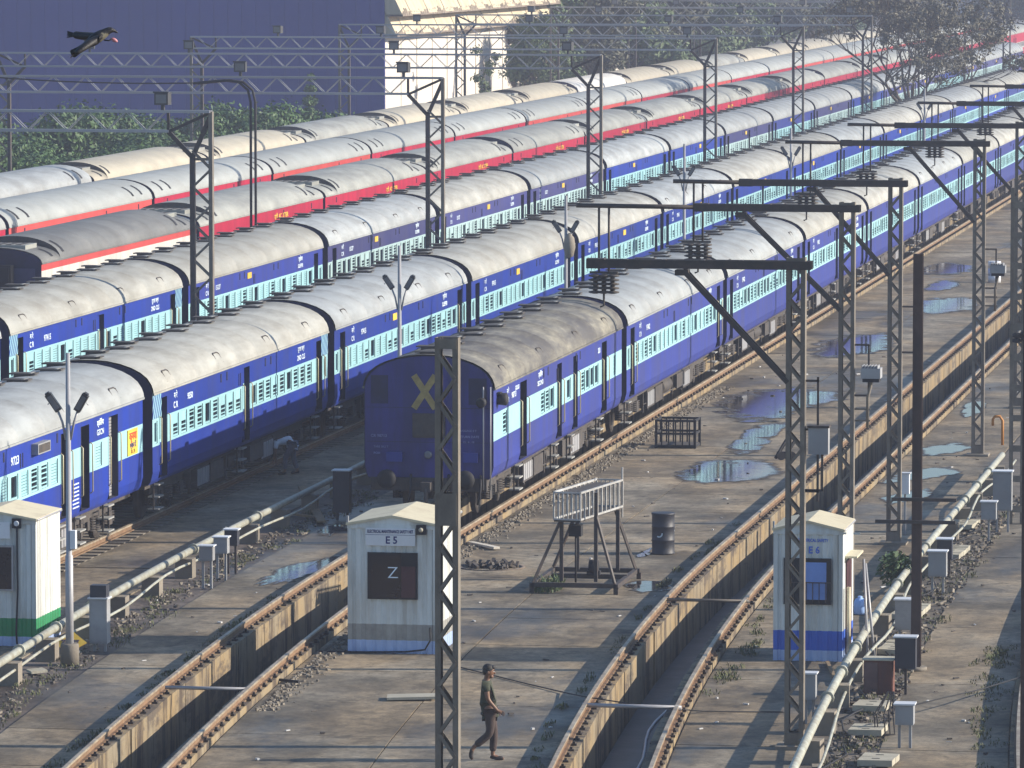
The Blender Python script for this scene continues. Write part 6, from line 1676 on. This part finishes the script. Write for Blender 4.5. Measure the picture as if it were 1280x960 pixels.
# climber on the shed wall and one on its corner
mb = MB(); r2 = random.Random(8); leaf_cloud(mb, r2, [(Vector((-5.0, -.5, .8 + k * .8)), .8 - .08 * k) for k in range(6)], 1800, .14)
t = thing("creeper", "green creeper climbing the indigo shed left of its corner", "plant", (SX, SY0 - .4, 0)); ob("foliage", mb.mesh("foliage", M_BUSH), t)
mb = MB(); r2 = random.Random(18); leaf_cloud(mb, r2, [(Vector((r2.uniform(-.9, .9), r2.uniform(-.9, .9), 2.5 + k * .5)), .5) for k in range(9)], 700, .15)
t = thing("sapling", "thin sapling in front of the cream shed wall", "plant", (-66.6, 380, 0)); ob("foliage", mb.mesh("foliage", M_LEAF), t)
ob("trunk", MB().path([(0, 0, 0), (.1, 0, 3), (-.2, .1, 7)], [.07, .05, .015], 6).mesh("trunk", M_BARK), t)
# sparse spreading tree between the second and third blue trains
r2 = random.Random(21); tk = MB(); cl = []
base = Vector((0, 0, 0)); fork = Vector((.05, 0, 2.2))
tk.path([(0, 0, -.1), (.05, 0, 1.1), fork], [.34, .27, .24], 10)
def grow(p, d, L, r, lvl):
    n = 4; pts = [p]; q = p.copy(); dd = d.copy()
    for k in range(n):
        dd = (dd + Vector((r2.gauss(0, .13), r2.gauss(0, .13), r2.gauss(.05, .10)))).normalized(); q = q + dd * L / n; pts.append(q.copy())
    tk.path(pts, [r * (1 - .65 * k / n) for k in range(n + 1)], 6 if lvl < 2 else 4, 0, False)
    if lvl == 3:
        cl.append((q, r2.uniform(.55, .95))); return
    for k in range(3 if lvl else 4):
        b = pts[r2.choice((2, 3, 4))]; nd = (dd + Vector((r2.gauss(0, .55), r2.gauss(0, .55), r2.gauss(.12, .3)))).normalized()
        grow(b, nd, L * r2.uniform(.55, .8), r * .5, lvl + 1)
for k in range(9):
    az = 6.283 * k / 9 + r2.uniform(-.2, .2); el = r2.uniform(.35, 1.05)
    grow(fork + Vector((0, 0, r2.uniform(-.2, .2))), Vector((math.cos(az) * math.cos(el), math.sin(az) * math.cos(el), math.sin(el))), r2.uniform(4.2, 5.8), .13, 0)
mb = MB(); leaf_cloud(mb, r2, cl, 27000, .12, hollow=.1)
t = thing("tree", "sparse spreading tree with dark bare branches between the blue trains, upper right", "tree", (-37.0, 385, 0))
ob("trunk", tk.mesh("trunk", M_BARK), t); ob("crown", mb.mesh("crown", pmat("dry brown leaves", (.15, .135, .095), .3, .75, scale=.9, dirt=(.085, .085, .055), damt=.5, dscale=.6)), t)

# ---------------------------------------------------------------- far background and air
mb = MB()
for k in range(24):
    a = -420 + 35 * k; h0 = 16 + 12 * random.random(); b = a + 35
    mb.box(a, b, 1040 + 30 * random.random(), 1080, -1, h0)
t = thing("factory_block", "pale hazy row of far buildings behind the trees, upper right corner", "building", (0, 0, 0))
ob("wall", mb.mesh("wall", pmat("far block", (.2, .24, .30), .1, .8)), t)
hz = bpy.data.materials.new("haze"); hz.use_nodes = True
nt = hz.node_tree; nt.nodes.remove(nt.nodes["Principled BSDF"])
vol = nt.nodes.new("ShaderNodeVolumePrincipled")
vol.inputs["Color"].default_value = (.74, .79, 1.0, 1)
vol.inputs["Density"].default_value = 0.00046
vol.inputs["Anisotropy"].default_value = 0.2
nt.links.new(vol.outputs[0], nt.nodes["Material Output"].inputs["Volume"])
HAZE = MB().box(-460, 170, -25, 1150, -4.0, 30.0).mesh("haze", hz)
ob("haze", HAZE, kind="stuff")
